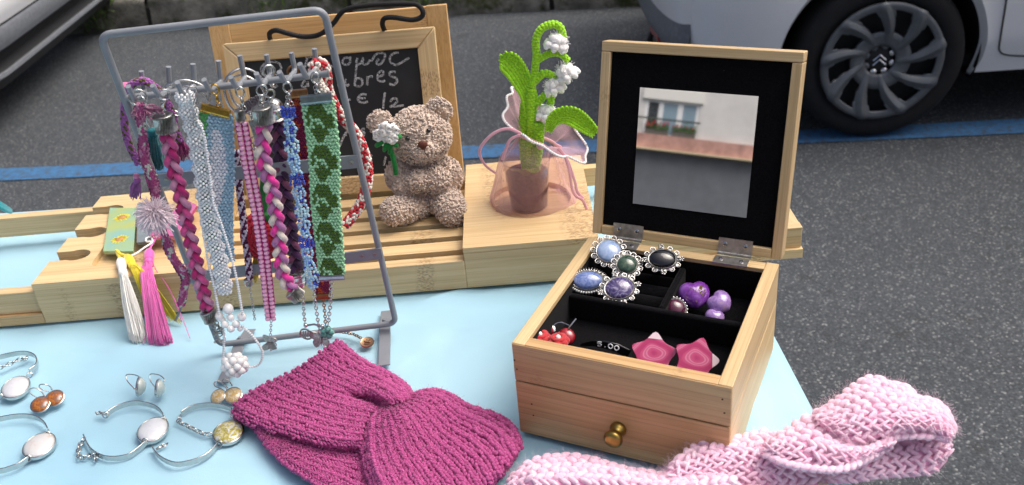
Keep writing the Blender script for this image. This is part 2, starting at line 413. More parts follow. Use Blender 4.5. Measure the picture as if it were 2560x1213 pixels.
# glasshouse and far side, out of frame but there
body = MB()
prof = [(-.56*cs, 1.0*cs), (-.50*cs, 1.18*cs), (-.30*cs, 1.42*cs), (.1, 1.53*cs), (.9, 1.56*cs), (1.5, 1.46*cs), (2.05, 1.10*cs), (2.9, 1.0*cs), (3.1, .9*cs)]
def roof(u, vv):
    k = u*(len(prof)-1); a = int(min(k, len(prof)-2)); f = k-a; x = prof[a][0]*(1-f)+prof[a+1][0]*f; z = prof[a][1]*(1-f)+prof[a+1][1]*f
    ins = .10 + max(0, z-1.0*cs)*.32; return V(WX+x, ins+(1.72-2*ins)*vv, z+.03*sin(PI*vv))
body.grid(roof, 33, 8); build(body, 'roof', CARW, car)
body = MB()
body.grid(lambda u, vv: V(WX+(-.3*cs+1.9*u-.15*vv), .102+.14*vv, 1.0*cs+.50*cs*vv*(1-.25*abs(2*u-1)**3)), 20, 6); build(body, 'side_window', GLASS, car)
body = MB(); body.grid(lambda u, vv: V(WX-.5*cs+3.3*u, 1.70-side_y(1., .2+.8*vv), (.2+.8*vv)*cs), 8, 10); build(body, 'far_side', CARW, car)
body = MB(); body.grid(lambda u, vv: V(3.05+.12*sin(PI*vv), .1+1.5*vv, (.22+.75*u)*cs), 8, 10); build(body, 'front_bumper', CARW, car)
def on_side(u, v):                                   # photo pixel -> car frame, on the skin
    P = onp(u, v, WO, V(-sin(CYAW), cos(CYAW), 0)); d = P-WO; x, z = d.x*cos(CYAW)+d.y*sin(CYAW), d.z
    return V(x, side_y(x, z)-.0015, z)
gap = spline([(2514, -60), (2512, 0), (2504, 80), (2502, 118), (2507, 134), (2522, 143), (2560, 147), (2680, 150)], 6)
body = MB(); body.tube([on_side(*q) for q in gap], .0028, 6); build(body, 'door_seam', BLKPL, car)
# wheel
def wheel(parent, cx, rot, name='wheel'):
    hub = V(cx, 0, WZ); m = Matrix.Translation(hub) @ Matrix.Rotation(PI/2, 4, 'X')   # lathe z -> -y, towards the street
    m = m @ Matrix.Rotation(rot, 4, 'Z')
    T = MB(); T.lathe([(RR*.99, -.16), (TR*.93, -.17), (TR*.985, -.14), (TR, -.09), (TR*.99, -.035), (TR*.955, -.008), (TR*.90, .002), (TR*.80, .004), (RR+.006, -.004), (RR-.004, -.012), (RR-.01, -.06)], 64, m, cap=False)
    ty = build(T, 'tyre', RUB, parent)
    C = MB(); C.lathe([(.0, -.055), (RR*.5, -.055), (RR*.98, -.05), (RR*.98, -.16), (0, -.16)], 48, m, cap=False); build(C, 'rim_well', DARKV, ty)
    # cover: nine curved spokes with slots between them, cut as polar sheet
    nb = 9; nA = nb*24; rad = [.26, .32, .40, .50, .60, .70, .78, .84, .88, .91, .94, 1.0]
    S = MB(); vs = []
    for rr in rad:
        for k in range(nA):
            a = 2*PI*k/nA + .55*(rr-.3); zz = .004 - .028*(1-rr)**1.1*1.2
            ph = ((k % 24)/24-.5); zz += .010*math.exp(-(ph/.09)**2)*min(1, max(0, (rr-.28)/.25))*min(1, max(0, (1.02-rr)/.12)) - .004*abs(ph)
            vs.append(m @ V(RR*rr*cos(a), RR*rr*sin(a), zz))
    fs = []
    for j in range(len(rad)-1):
        rm = (rad[j]+rad[j+1])/2
        for k in range(nA):
            ph = abs(((k+.5) % 24)/24-.5)
            half = (.17+.16*max(0, rm-.45)+.25*max(0, rm-.74) if rm < .88 else 9)
            if .46 < rm < .89 and ph > half: continue
            fs.append((j*nA+k, j*nA+(k+1) % nA, (j+1)*nA+(k+1) % nA, (j+1)*nA+k))
    S.add(vs, fs); o = build(S, 'wheel_cover', RIMG, parent); so_ = o.modifiers.new('thick', 'SOLIDIFY'); so_.thickness = .012; so_.offset = -1
    S = MB(); S.lathe([(RR*.27, -.028), (RR*.285, -.020), (RR*.30, -.030)], 40, m, cap=False); S.lathe([(0, -.020), (RR*.17, -.020), (RR*.27, -.03), (RR*.36, -.036)], 40, m, cap=False); hubc = build(S, 'hub_cap', DARKV, o)
    for k in range(8):
        a = 2*PI*k/8+.2; B = MB(); c0 = V(RR*.225*cos(a), RR*.225*sin(a), -.020)
        B.ball((0, 0, 0), .0105, 8, 5, (1, 1.15, .7)); B.xf(m @ Matrix.Translation(c0) @ Matrix.Rotation(a, 4, 'Z')); build(B, 'wheel_nut', CHR if k in (5, 6, 7, 0) else RIMG, hubc)
    B = MB()
    for dy in (-.008, .008):                            # double chevron badge in the middle
        B.tube([m @ Matrix.Rotation(-rot, 4, 'Z') @ V(x, y+dy, -.016) for x, y in ((-.020, -.010), (0, .008), (.020, -.010))], .0032, 6)
    build(B, 'badge', CHR, hubc)
wh = bpy.data.objects.new('wheel', None); COL.objects.link(wh); wh.parent = car; MWD[wh] = MWD[car]; wheel(wh, WX, .25)
wh = bpy.data.objects.new('wheel', None); COL.objects.link(wh); wh.parent = car; MWD[wh] = MWD[car]; wheel(wh, WX2, .9)

# the other car: only the lower edge of its nose shows, top left
carL = thing('parked_car', 'white car with dark plastic lower bumper, top left corner', 'car', onz(0, 215, GZ+.21), 0)
LX = onz(60, 165, GZ+.2).x; LY0 = onz(0, 215, GZ+.2).y-.45
def edge_z(u, v, dx):                                  # height at which an edge running along y at x = LX+dx is seen at this pixel
    d = ray(u, v); return CAMH + (LX+dx)*d.z/d.x
zL, zH0, zH1, zS, zW = edge_z(145, 108, 0.), edge_z(139, 95, .030), edge_z(132, 97, .034), edge_z(95, 59, .035), edge_z(52, 28, .065)
def nose(profile, w=2.4):
    m = MB(); n = 40
    def fn(u, vv):
        k = vv*(len(profile)-1); a = int(min(k, len(profile)-2)); f = k-a; px = profile[a][0]*(1-f)+profile[a+1][0]*f; pz = profile[a][1]*(1-f)+profile[a+1][1]*f
        s = 2*u-1; cv = .35*max(0, -s-.55)**2*4; return V(LX+px-cv, LY0+w*u, pz)
    m.grid(fn, n, len(profile)*2-1); return m
build(nose([(-.30, zL-.03), (-.06, zL-.012), (.0, zL), (.030, zH0)]), 'chin_spoiler', BLKPL, carL, world=True)
build(nose([(.030, zH0), (.036, zH0+.006), (.034, zH0+.020), (.026, zH0+.024)]), 'chin_edge_highlight', GREYPL, carL, world=True)  # highlight along the crease, put in as a lighter grey strip between the blacks
build(nose([(.026, zH0+.024), (-.01, zH0+.05), (-.005, zS-.03), (.035, zS)]), 'lower_grille', BLKPL, carL, world=True)
build(nose([(.035, zS), (.055, zS+.010), (.066, zS+.04), (.068, zW-.02), (.062, zW-.006)]), 'bumper_strip', GREYPL, carL, world=True)
build(nose([(.060, zW-.007), (.060, zW+.003)]), 'seam', BLKPL, carL, world=True)
build(nose([(.064, zW+.003), (.085, zW+.06), (.085, zW+.14), (.04, zW+.26), (-.10, zW+.36), (-.9, zW+.5), (-1.6, zW+.95), (-2.6, zW+1.0)]), 'bonnet', CARW, carL, world=True)
m = MB(); m.box(LX-3.6, onz(0, 215, GZ+.2).y-.38, GZ+.2, LX-.35, onz(0, 215, GZ+.2).y+1.2, GZ+.75); build(m, 'body_panel', CARW, carL, world=True, bevel=.05)
m = MB(); m.box(LX-3.4, onz(0, 215, GZ+.2).y-.3, GZ+.16, LX-.2, onz(0, 215, GZ+.2).y+1.1, GZ+.21); build(m, 'underbody', WELL, carL, smooth=False, world=True)
for px_ in (-.75, -2.9):
    for py_ in (-.36, 1.0):
        m = MB(); mm = Matrix.Translation(V(LX+px_, onz(0, 215, GZ+.2).y+py_, GZ+.28)) @ Matrix.Rotation(PI/2, 4, 'X'); m.lathe([(.0, -.08), (.2, -.08), (.27, -.07), (.28, 0), (.27, .07), (.2, .08), (0, .08)], 32, mm, cap=False); build(m, 'wheel', RUB, carL, world=True)

# ================================================================ table and cloth
TBL = [V(.243, 1.062), V(-1.02, 1.15), V(-1.02, .30), V(.243, .26)]           # corners of the top: back right, back left, front left, front right
tb = thing('market_table', 'folding stall table under the pale blue cloth', 'table', (-.4, .7, GZ))
m = MB(); m.prism([(p.x-(.01 if p.x > 0 else -.01), p.y-(.01 if p.y > .7 else -.01)) for p in TBL][::-1], -.035, -.006); build(m, 'table_top', plain('grey_laminate', '#8d8f90', .5), tb, smooth=False, world=True)
for p in TBL:
    q = V(p.x-(.07 if p.x > 0 else -.07), p.y-(.07 if p.y > .7 else -.07), 0); m = MB(); m.tube([V(q.x, q.y, -.035), V(q.x, q.y, GZ)], .014, 10); build(m, 'leg', plain('grey_steel', '#6a6c6f', .4, .7), tb, world=True)
t = NT('pale_blue_cloth'); v = t.co('Object'); n1 = t.noise(v, 3.2, 3, .5)
c = t.ramp(n1, [(.3, '#9bc7da'), (.5, '#a5cede'), (.72, '#b2d6e2')]); t.col(c); t.set(Roughness=.55); t.p.inputs['Sheen Weight'].default_value = .1; t.p.inputs['Specular IOR Level'].default_value = .3
wv = t.n('TexWave', wave_type='BANDS', bands_direction='X'); wv.inputs['Scale'].default_value = 700; t.l(v, wv.inputs['Vector'])
nb = t.noise(t.co('Object', (1, 1.6, 1)), 6, 2, .5, .9); nf = t.noise(v, 900, 2); ad = t.n('Math', operation='MULTIPLY_ADD', x1=.02); t.l(nf, ad.inputs[0]); t.l(nb, ad.inputs[2]); t.bump(ad.outputs[0], .7, .012); CLOTH = t.m
def wr(x, y):                                        # soft creases of a cloth taken out of its fold
    q = V(x*5, y*8, 0); e = .0035*mnoise.noise(q) + .0022*mnoise.noise(V(x*16+y*6, y*20-x*9, 2))
    for (cx, cy, a, s, h) in ((.08, .84, .25, .010, .0032), (.0, .80, .1, .008, .0026), (.16, .95, -.5, .008, .003), (-.42, .70, .12, .012, .002), (-.30, .60, -.1, .010, .0018), (.2, .66, 1.25, .012, .004), (.19, .6, 1.5, .009, .003), (-.05, .81, .5, .007, .002)):
        d = (x-cx)*-sin(a)+(y-cy)*cos(a); l = (x-cx)*cos(a)+(y-cy)*sin(a); e += h*math.exp(-(d/s)**2)*math.exp(-(l/.12)**2)
    return e
ctr = V(-.39, .69)
m = MB(); NX, NY = 150, 110
def lerp2(u, vv):
    a = TBL[1].lerp(TBL[0], u); b = TBL[2].lerp(TBL[3], u); return b.lerp(a, vv)
def top(u, vv):
    p = lerp2(u, vv); ed = min(u, 1-u, vv, 1-vv)
    e = wr(p.x, p.y)*min(1, ed*18)
    # keep the cloth from poking through what stands on it
    fr_ = max(math.exp(-((p.x+.03)/.06)**4-((p.y-.75)/.055)**4), math.exp(-((p.x-.215)/.03)**4-((p.y-.62)/.09)**4), math.exp(-((p.x+.36)/.05)**4-((p.y-.745)/.03)**4))
    return V(p.x, p.y, -.0040 + max(-.0018, min(e, .0036)) + fr_*max(0, .0015+1.6*e) - .010*max(0, 1-ed/.012)**2)
m.grid(top, NX, NY)
per = [lerp2(k/120, 0) for k in range(120)]+[lerp2(1, k/90) for k in range(90)]+[lerp2(1-k/120, 1) for k in range(120)]+[lerp2(0, 1-k/90) for k in range(90)]
def skirt(u, vv):
    k = int(round(u*len(per))) % len(per); p = per[k]; o = (p-ctr)
    c = V(-.39, .69); dx = (p.x-c.x)/.63; dy = (p.y-c.y)/.43
    n_ = (V(math.copysign(1, dx), 0) if abs(dx) > abs(dy) else V(0, math.copysign(1, dy))); n_ = V(n_.x, n_.y)
    f = vv*(.018*sin(k*.42)+.012*sin(k*.19+1)+.02); z = -.0136-.40*vv
    return V(p.x+n_.x*f, p.y+n_.y*f, z)
m.grid(skirt, len(per), 10, cu=True)
tag(build(m, 'tablecloth', CLOTH, sharp=False), 'pale blue cloth covering the stall table', 'tablecloth')

# ================================================================ bamboo bath tray that carries the goods
TRX, TRY, TYAW, TD, TH, TS, TB_, TE = -.483, .8237, -.0313, .1991, .048, .4423, .5792, .785
tray = thing('bath_tray', 'long bamboo bath tray with slats, glass notches and open book rest', 'tray', (TRX, TRY, 0), TYAW)
TM = MWD[tray]; TIM = TM.inverted()
def tl(u, v, z): return TIM @ onz(u, v, z)
BX, BXD, BY = bamboo('x'), bamboo('x', 1), bamboo('y')
TLB = .172                                          # end of the left block
out = [(TLB, 0), (TLB, TD), (0, TD)]
for uv0, uv1 in (((234, 515), (245, 540)), ((190, 572), (203, 597)), ((143, 630), (155, 652))):
    pass
ny = [tl(236, 528, TH).y, tl(196, 584, TH).y, tl(149, 641, TH).y]
hole_r = .0115; nw = .0095
for yc in ny:
    cx = .026
    out += [(0, yc+nw)]+[(cx+hole_r*1.25*cos(a), yc+hole_r*sin(a)) for a in [R(125)-R(250)*k/14 for k in range(15)]]+[(0, yc-nw)]
out += [(0, 0)]
out = out[::-1]
px0, px1, py0, py1 = .050, .150, .028, .150
rc = .008
pocket = []
for (cx, cy, a0) in ((px1-rc, py1-rc, 0), (px0+rc, py1-rc, 90), (px0+rc, py0+rc, 180), (px1-rc, py0+rc, 270)):
    pocket += [(cx+rc*cos(R(a0+22.5*k)), cy+rc*sin(R(a0+22.5*k))) for k in range(5)]
m = MB(); m.prism(out, .0004, TH-.007, bot=True); lb = build(m, 'end_block', BX, tray)
m = MB(); m.prism(out, TH-.007, TH, holes=[pocket], bot=False); build(m, 'block_top', BX, lb)
# right block with the round cup recess
cc = (tl(1225, 505, TH)+tl(1427, 490, TH))/2; cr = (tl(1225, 505, TH)-tl(1427, 490, TH)).length/2
circ = [(cc.x+cr*cos(2*PI*k/48), cc.y+cr*sin(2*PI*k/48)) for k in range(48)]
ro = [(TS, 0), (TB_, 0), (TB_, TD), (TS, TD)]
m = MB(); m.prism(ro, .0004, TH-.006); rb = build(m, 'end_block', BX, tray, bevel=.0008)
m = MB(); m.prism(ro, TH-.006, TH, holes=[circ], bot=False); build(m, 'block_top', BX, rb)
RH = .0335
m = MB(); m.box(TLB, 0, .0004, TS, .013, RH); build(m, 'front_rail', BX, tray, bevel=.0008)
m = MB(); m.box(TLB, TD-.013, .0004, TS, TD, RH); build(m, 'back_rail', BX, tray, bevel=.0008)
ys = .013+.0125
slat0 = None
while ys+.0195 < TD-.016:
    m = MB(); m.box(TLB+.0005, ys, .018, TS-.0005, ys+.0195, RH-.001); build(m, 'slat', BX, tray, bevel=.0008); ys += .0195+.0105
for xx in (TLB+.004, .30, TS-.018):
    m = MB(); m.box(xx, .013, .004, xx+.014, TD-.013, .0178); build(m, 'cross_bar', BY, tray, smooth=False)
# sliding arms
for (y0, y1) in ((.004, .016), (TD-.016, TD-.004)):
    m = MB(); m.box(-.40, y0, .012, -.0008, y1, .0375); build(m, 'arm', BX, tray, bevel=.0008)
    m = MB(); m.box(TB_+.0008, y0, .014, TE, y1, .0375); build(m, 'arm', BX, tray, bevel=.0008)
m = MB(); m.box(-.40, .0002, .0004, -.0008, .020, .0118); build(m, 'arm_runner', BXD, tray, smooth=False)
m = MB(); m.box(TB_+.0008, .0002, .004, TE+.001, .016, .0138); build(m, 'arm_runner', BX, tray, smooth=False)
m = MB(); m.box(TE-.018, .0163, .006, TE-.0004, TD-.0163, .0370); build(m, 'arm_end', BY, tray, bevel=.0008)
m = MB(); m.box(-.40, .0163, .006, -.385, TD-.0163, .0370); build(m, 'arm_end', BY, tray, bevel=.0008)
# book rest: a frame hinged behind the slats
def tilted(name, label, cat, x, y, z, yaw, tilt):
    m4 = Matrix.Translation(V(x, y, z)) @ Matrix.Rotation(yaw, 4, 'Z') @ Matrix.Rotation(-tilt, 4, 'X')      # local z runs up the board, -y faces the camera
    return thing(name, label, cat, mat4=m4)
KS = 1.030                                           # set back behind the slate
kx, ky, kz = -.3064*KS, 1.001*KS, CAMH+(.03-CAMH)*KS; kW, kH, kt, kyaw = .2688*KS, .21*KS, .1796, -.0433
km = TIM @ (Matrix.Translation(V(kx, ky, kz)) @ Matrix.Rotation(kyaw, 4, 'Z') @ Matrix.Rotation(-kt, 4, 'X'))
B2 = bamboo('z', 2); B2X = bamboo('x', 2)
def kpart(x0, z0, x1, z1, name, mt, y0=0, y1=.010):
    m = MB(); m.box(x0, y0, z0, x1, y1, z1); m.xf(km); return build(m, name, mt, tray, bevel=.0008)
sw = .024
kpart(0, -.004, sw, kH, 'rest_stile', B2); kpart(kW-sw, -.004, kW, kH, 'rest_stile', B2)
kpart(sw, kH-.031, kW-sw, kH-.0006, 'rest_rail', B2X, .0006, .0094); kpart(sw, .002, kW-sw, .028, 'rest_rail', B2X, .0006, .0094)
m = MB(); m.box(kW/2-.012, 0, 0, kW/2+.012, .008, .17); m.xf(km @ Matrix.Translation(V(0, .0105, kH-.04)) @ Matrix.Rotation(R(180+24), 4, 'X')); build(m, 'rest_prop', bamboo('z', 1), tray, bevel=.0008)

# ================================================================ jewellery box
BXX, BYY, BYAW, BW, BD, BH = -.0009, .5837, -.4823, .17, .1725, .0895
jb = thing('jewellery_box', 'open bamboo jewellery box with mirror lid and brass-knobbed drawer', 'box', (BXX, BYY, 0), BYAW)
JM = MWD[jb]; JIM = JM.inverted()
def jl(u, v, z): return JIM @ onz(u, v, z)
wt, SE = .0105, .0535
b1x, b1y, b1z = bamboo('x', 1), bamboo('y', 0), bamboo('z', 0)
m = MB(); m.box(wt, 0, SE, BW-wt, wt, BH); build(m, 'front_wall', b1x, jb, bevel=.0006)
m = MB(); m.box(wt, BD-wt, .0005, BW-wt, BD, BH-.0006); build(m, 'back_wall', bamboo('x'), jb, bevel=.0006)
for x0 in (0, BW-wt):
    m = MB(); m.box(x0, 0, SE, x0+wt, BD, BH); build(m, 'side_wall', b1y, jb, bevel=.0006)
    m = MB(); m.box(x0, .0008, .0005, x0+wt, BD, SE-.0006); build(m, 'side_wall', b1y, jb, bevel=.0006)
dr = MB(); dr.box(wt+.0006, .0002, .0006, BW-wt-.0006, wt, SE-.0008); drw = build(dr, 'drawer', b1x, jb, bevel=.0008)
dr = MB(); dr.box(-.0002, -.0004, .0006, wt, .0007, SE-.0008); 
fr = MB(); fr.box(.0004, -.0012, .0008, BW-.0004, .0001, SE-.0007); build(fr, 'drawer_front', b1x, drw, bevel=.0004)
fr = MB(); fr.box(.0004, -.0012, SE+.0007, BW-.0004, -.0002, BH-.0005); build(fr, 'front_panel', b1x, jb, bevel=.0004)
kp = JIM @ onp(1548, 1068, JM @ V(0, 0, 0), JM.to_3x3() @ V(0, 1, 0))
kmx = Matrix.Translation(V(kp.x, -.0012, kp.z)) @ Matrix.Rotation(PI/2, 4, 'X')
m = MB(); m.lathe([(.0, -.001), (.0062, 0), (.0066, .002), (.0054, .0045), (.0038, .0065), (.0040, .008), (.0064, .010), (.0076, .0125), (.0072, .0150), (.0050, .0170), (0, .0178)], 28, kmx, cap=False); build(m, 'knob', BRASS, drw, sharp=False)
for (u, v_) in ((1288, 898), (1294, 921), (1807, 996), (1812, 1030), (1331, 1008), (1335, 1036)):
    q = JIM @ onp(u, v_, JM @ V(0, 0, 0), JM.to_3x3() @ V(0, 1, 0)); m = MB(); m.lathe([(.0007, 0), (.0007, .00025), (0, .0003)], 8, Matrix.Translation(V(q.x, -.0012, q.z)) @ Matrix.Rotation(PI/2, 4, 'X'), cap=False); build(m, 'nail_hole', plain('dark_hole', '#3a2a1a', .9), jb)
t = NT('black_velvet'); v = t.co('Object'); n1 = t.noise(v, 700, 3, .7); lint = t.ramp(t.noise(v, 330, 2), [(.80, 0.), (.84, .6)])
c = t.mix(0., t.ramp(n1, [(.3, '#060607'), (.7, '#141417')]), '#8a8a88'); t.l(lint, c.node.inputs[0]); t.col(c); t.set(Roughness=1.); t.p.inputs['Specular IOR Level'].default_value = .05; t.p.inputs['Sheen Weight'].default_value = .05; t.bump(n1, .5, .0008); VELV = t.m
FLZ = .0562
m = MB(); m.box(wt, wt, FLZ-.0015, BW-wt, BD-wt, FLZ); build(m, 'velvet_floor', VELV, jb, smooth=False)
for (x0, y0, x1, y1) in ((wt, wt, BW-wt, wt+.0012), (wt, BD-wt-.0012, BW-wt, BD-wt), (wt, wt+.0012, wt+.0012, BD-wt-.0012), (BW-wt-.0012, wt+.0012, BW-wt, BD-wt-.0012)):
    m = MB(); m.box(x0, y0, FLZ, x1, y1, BH-.0045); build(m, 'velvet_lining', VELV, jb, smooth=False)
dvy = .0885; dvx = .088
m = MB(); m.box(wt+.0014, dvy, FLZ, BW-wt-.0014, dvy+.006, BH-.010); build(m, 'divider', VELV, jb, bevel=.002)
m = MB(); m.box(dvx, dvy+.0062, FLZ, dvx+.006, BD-wt-.0014, BH-.010); build(m, 'divider', VELV, jb, bevel=.002)
RPADZ = .070
for k in range(4):                                  # ring cushions: velvet rolls
    yy = dvy+.0065+.0085+k*.0165
    m = MB(); m.tube([V(wt+.0016, yy, FLZ+.0062), V(dvx-.0004, yy, FLZ+.0062)], .0078, 14, flat=1.); build(m, 'ring_roll', VELV, jb)
# lid
LTILT, LLO = .2546, .0079
LM4 = JM @ Matrix.Translation(V(0, BD+LLO, BH-.0024+.0015)) @ Matrix.Rotation(-LTILT, 4, 'X')
lid = bpy.data.objects.new('lid', None); COL.objects.link(lid); lid.parent = jb; lid.matrix_local = JIM @ LM4; MWD[lid] = LM4
LH, lt, lw = .1735, .020, .0085
bz = bamboo('z', 0)
m = MB(); m.box(0, 0, 0, lw, lt, LH-lw-.0003); build(m, 'lid_stile', bz, lid, bevel=.0008)
m = MB(); m.box(BW-lw, 0, 0, BW, lt, LH-lw-.0003); build(m, 'lid_stile', bz, lid, bevel=.0008)
m = MB(); m.box(0, 0, LH-lw, BW, lt, LH); build(m, 'lid_rail', bamboo('x'), lid, bevel=.0008)
m = MB(); m.box(lw+.0002, 0, 0, BW-lw-.0002, lt, lw); build(m, 'lid_rail', bamboo('x'), lid, bevel=.0008)
m = MB(); m.box(lw+.0003, lt-.004, lw+.0003, BW-lw-.0003, lt-.0006, LH-lw-.0006); build(m, 'lid_panel', bamboo('x'), lid, smooth=False)
m = MB(); m.box(lw+.0003, .004, lw+.0003, BW-lw-.0003, .007, LH-lw-.0006); build(m, 'velvet_panel', VELV, lid, smooth=False)
LIM = LM4.inverted(); LN = LM4.to_3x3() @ V(0, -1, 0)
mc = [LIM @ onp(u, v, LM4 @ V(0, .0038, 0), LN) for u, v in ((1602, 226), (1896, 233), (1868, 541), (1580, 512))]
mx0, mx1 = (mc[0].x+mc[3].x)/2, (mc[1].x+mc[2].x)/2; mz0, mz1 = (mc[2].z+mc[3].z)/2, (mc[0].z+mc[1].z)/2
t = NT('mirror_glass'); v = t.co('Object'); d = t.ramp(t.noise(v, 900, 2), [(.76, 0.), (.80, 1.)]); t.set(Metallic=1., Roughness=.02); t.col(t.ramp(d, [(0, '#dfe3e6'), (1, '#f2f2f2')])); rr = t.ramp(d, [(0, .015), (1, .35)]); t.l(rr, t.p.inputs['Roughness'])
m = MB(); m.box(mx0, .0034, mz0, mx1, .0042, mz1); build(m, 'mirror', t.m, lid, smooth=False)
# hinges
HSC = plain('hinge_steel', '#b3b0aa', .42, 1., .25, 200)
for hx0, hx1 in ((.0205, .0485), (.1165, .1455)):
    m = MB(); m.box(hx0, -.0012, .0008, hx1, -.0002, lw+.0045); hp = build(m, 'hinge', HSC, lid, smooth=False)
    m = MB(); n_k = 5
    for k in range(n_k):
        a = hx0+(hx1-hx0)*k/n_k; b_ = hx0+(hx1-hx0)*(k+1)/n_k-.0003; m.tube([V(a, -.0022, -.0005), V(b_, -.0022, -.0005)], .0017, 10)
    build(m, 'hinge_knuckle', HSC, hp)
    m = MB(); m.box(hx0, BD-wt-.003, BH-.0004, hx1, BD-.001, BH+.0006); m.xf(LIM @ JM); build(m, 'hinge_leaf', HSC, hp, smooth=False)
    for k in (.2, .8):
        q = V(hx0+(hx1-hx0)*k, -.0012, .0075); m = MB(); mm = Matrix.Translation(q) @ Matrix.Rotation(PI/2, 4, 'X')
        m.lathe([(.0023, 0), (.0021, .0006), (.0012, .0010), (0, .0011)], 14, mm, cap=False); sc_ = build(m, 'screw', SILVER, hp)
        m = MB(); m.box(-.0013, -.0003, .0008, .0013, .0003, .00125); m.box(-.0003, -.0013, .0008, .0003, .0013, .00126); m.xf(mm); 
        build(m, 'screw', plain('screw_slot', '#3a3a3a', .5, .5), hp, smooth=False)
        m = MB(); m.lathe([(.0022, 0), (.0019, .0007), (0, .001)], 12, LIM @ JM @ Matrix.Translation(V(hx0+(hx1-hx0)*k, BD-wt+.004, BH+.0006)), cap=False); build(m, 'screw', SILVER, hp)

# ================================================================ house across the street, seen only in the little mirror
HAZ = R(-40.6); hd = V(sin(HAZ), -cos(HAZ), 0); HB = V(0, 0, GZ)+hd*34.
hx_ = V(-hd.y, hd.x, 0)                               # along the facade
HM = Matrix(((hx_.x, hd.x, 0, HB.x), (hx_.y, hd.y, 0, HB.y), (0, 0, 1, HB.z), (0, 0, 0, 1)))      # local y points away from the stall
if HM.to_3x3().determinant() < 0: HM = HM @ Matrix.Diagonal((-1, 1, 1, 1))
HIM = HM.inverted()
def mir(u, v):                                        # photo pixel inside the mirror -> point on the facade
    P = onp(u, v, LM4 @ V(0, .0034, 0), LN); d = (P-CAM).normalized(); r = d-LN*(2*d.dot(LN))
    o = HIM @ P; r = HIM.to_3x3() @ r; return o + r*(-o.y/r.y)
A, B_, C_, D_ = mir(1594, 347), mir(1886, 350), mir(1592, 385), mir(1880, 390)
zl1 = (A.z+B_.z)/2; zc0 = (C_.z+D_.z)/2; zlm = (mir(1593, 374).z+mir(1883, 378).z)/2
wq = [mir(1620, 256), mir(1757, 251), mir(1597, 349), mir(1735, 349)]
wx0 = (min(wq[0].x, wq[1].x)+min(wq[2].x, wq[3].x))/2; wx1 = (max(wq[0].x, wq[1].x)+max(wq[2].x, wq[3].x))/2; wz1 = (wq[0].z+wq[1].z)/2; wz0 = zl1+.05
hs = thing('house', 'pale rendered house with flower boxes at its window, reflected in the little mirror', 'building', mat4=HM)
HT = 11.
WALLM = plain('pale_render', '#d2d0cc', .9, var=.10, vs=1.1, bump=.2, bs=20)
m = MB()
for (x0, x1, z0, z1) in ((-14, wx0, zl1, HT), (wx1, 14, zl1, HT), (wx0, wx1, wz1, HT), (wx0, wx1, zl1, wz0)): m.box(x0, 0, z0, x1, .35, z1)
build(m, 'wall', WALLM, hs, smooth=False)
m = MB(); m.box(-14, .05, 0, 14, .35, zc0-.001); build(m, 'shop_front', plain('dark_grey_shop_front', '#6a6d72', .6, var=.12, vs=2), hs, smooth=False)
m = MB(); m.box(-14, -.30, zc0, 14, .35, zlm-.12); build(m, 'cornice', plain('cream_cornice', '#d8cba6', .8), hs, smooth=False)
m = MB(); m.box(-14, -.18, zlm-.119, 14, .35, zl1-.002); build(m, 'ledge', plain('pink_ledge', '#bb9083', .85, var=.3, vs=2.5), hs, smooth=False)
m = MB(); m.box(-14, .36, 0, 14, 9, HT); build(m, 'rear_walls', WALLM, hs, smooth=False)
m = MB(); m.prism([(-14.4, -.4), (14.4, -.4), (14.4, 9.4), (-14.4, 9.4)], HT+.01, HT+.25); m.add([(-14.4, -.4, HT+.25), (14.4, -.4, HT+.25), (14.4, 9.4, HT+.25), (-14.4, 9.4, HT+.25), (-11, 4.5, HT+2.6), (11, 4.5, HT+2.6)], [(0, 1, 5, 4), (1, 2, 5), (2, 3, 4, 5), (3, 0, 4)]); build(m, 'roof', plain('roof_tile', '#8a5a45', .9), hs, smooth=False)
m = MB(); m.box(wx0-.12, -.10, wz1, wx1+.12, -.002, wz1+.42); build(m, 'shutter_box', plain('cream_shutter', '#e4e2da', .7), hs, smooth=False)
ww = wx1-wx0; zt = wz1
m = MB()
FRW = plain('white_window_frame', '#e8e9e8', .5)
for a_, b_ in ((0, .06), (.30, .40), (.66, .75), (.94, 1.)): m.box(wx0+ww*a_, .03, wz0, wx0+ww*b_, .10, zt)
m.box(wx0, .031, zt-.10, wx1, .099, zt-.001); wn = build(m, 'window', FRW, hs, smooth=False)
PANE = plain('window_glass', '#8ca3b0', .08, var=.1, vs=1); CURT = plain('dark_pane', '#3f4347', .1, var=.3, vs=8)
for k, (a_, b_) in enumerate(((.06, .30), (.40, .66), (.75, .94))):
    m = MB(); m.box(wx0+ww*a_, .05, wz0, wx0+ww*b_, .06, zt-.10); build(m, 'pane', (PANE, PANE, CURT)[k], wn, smooth=False)
m = MB(); rz_ = wz0+(zt-wz0)*.42
m.tube([V(wx0-.1, -.20, rz_), V(wx1+.35, -.20, rz_)], .035, 8); build(m, 'railing', plain('green_rail', '#36423c', .5), hs)
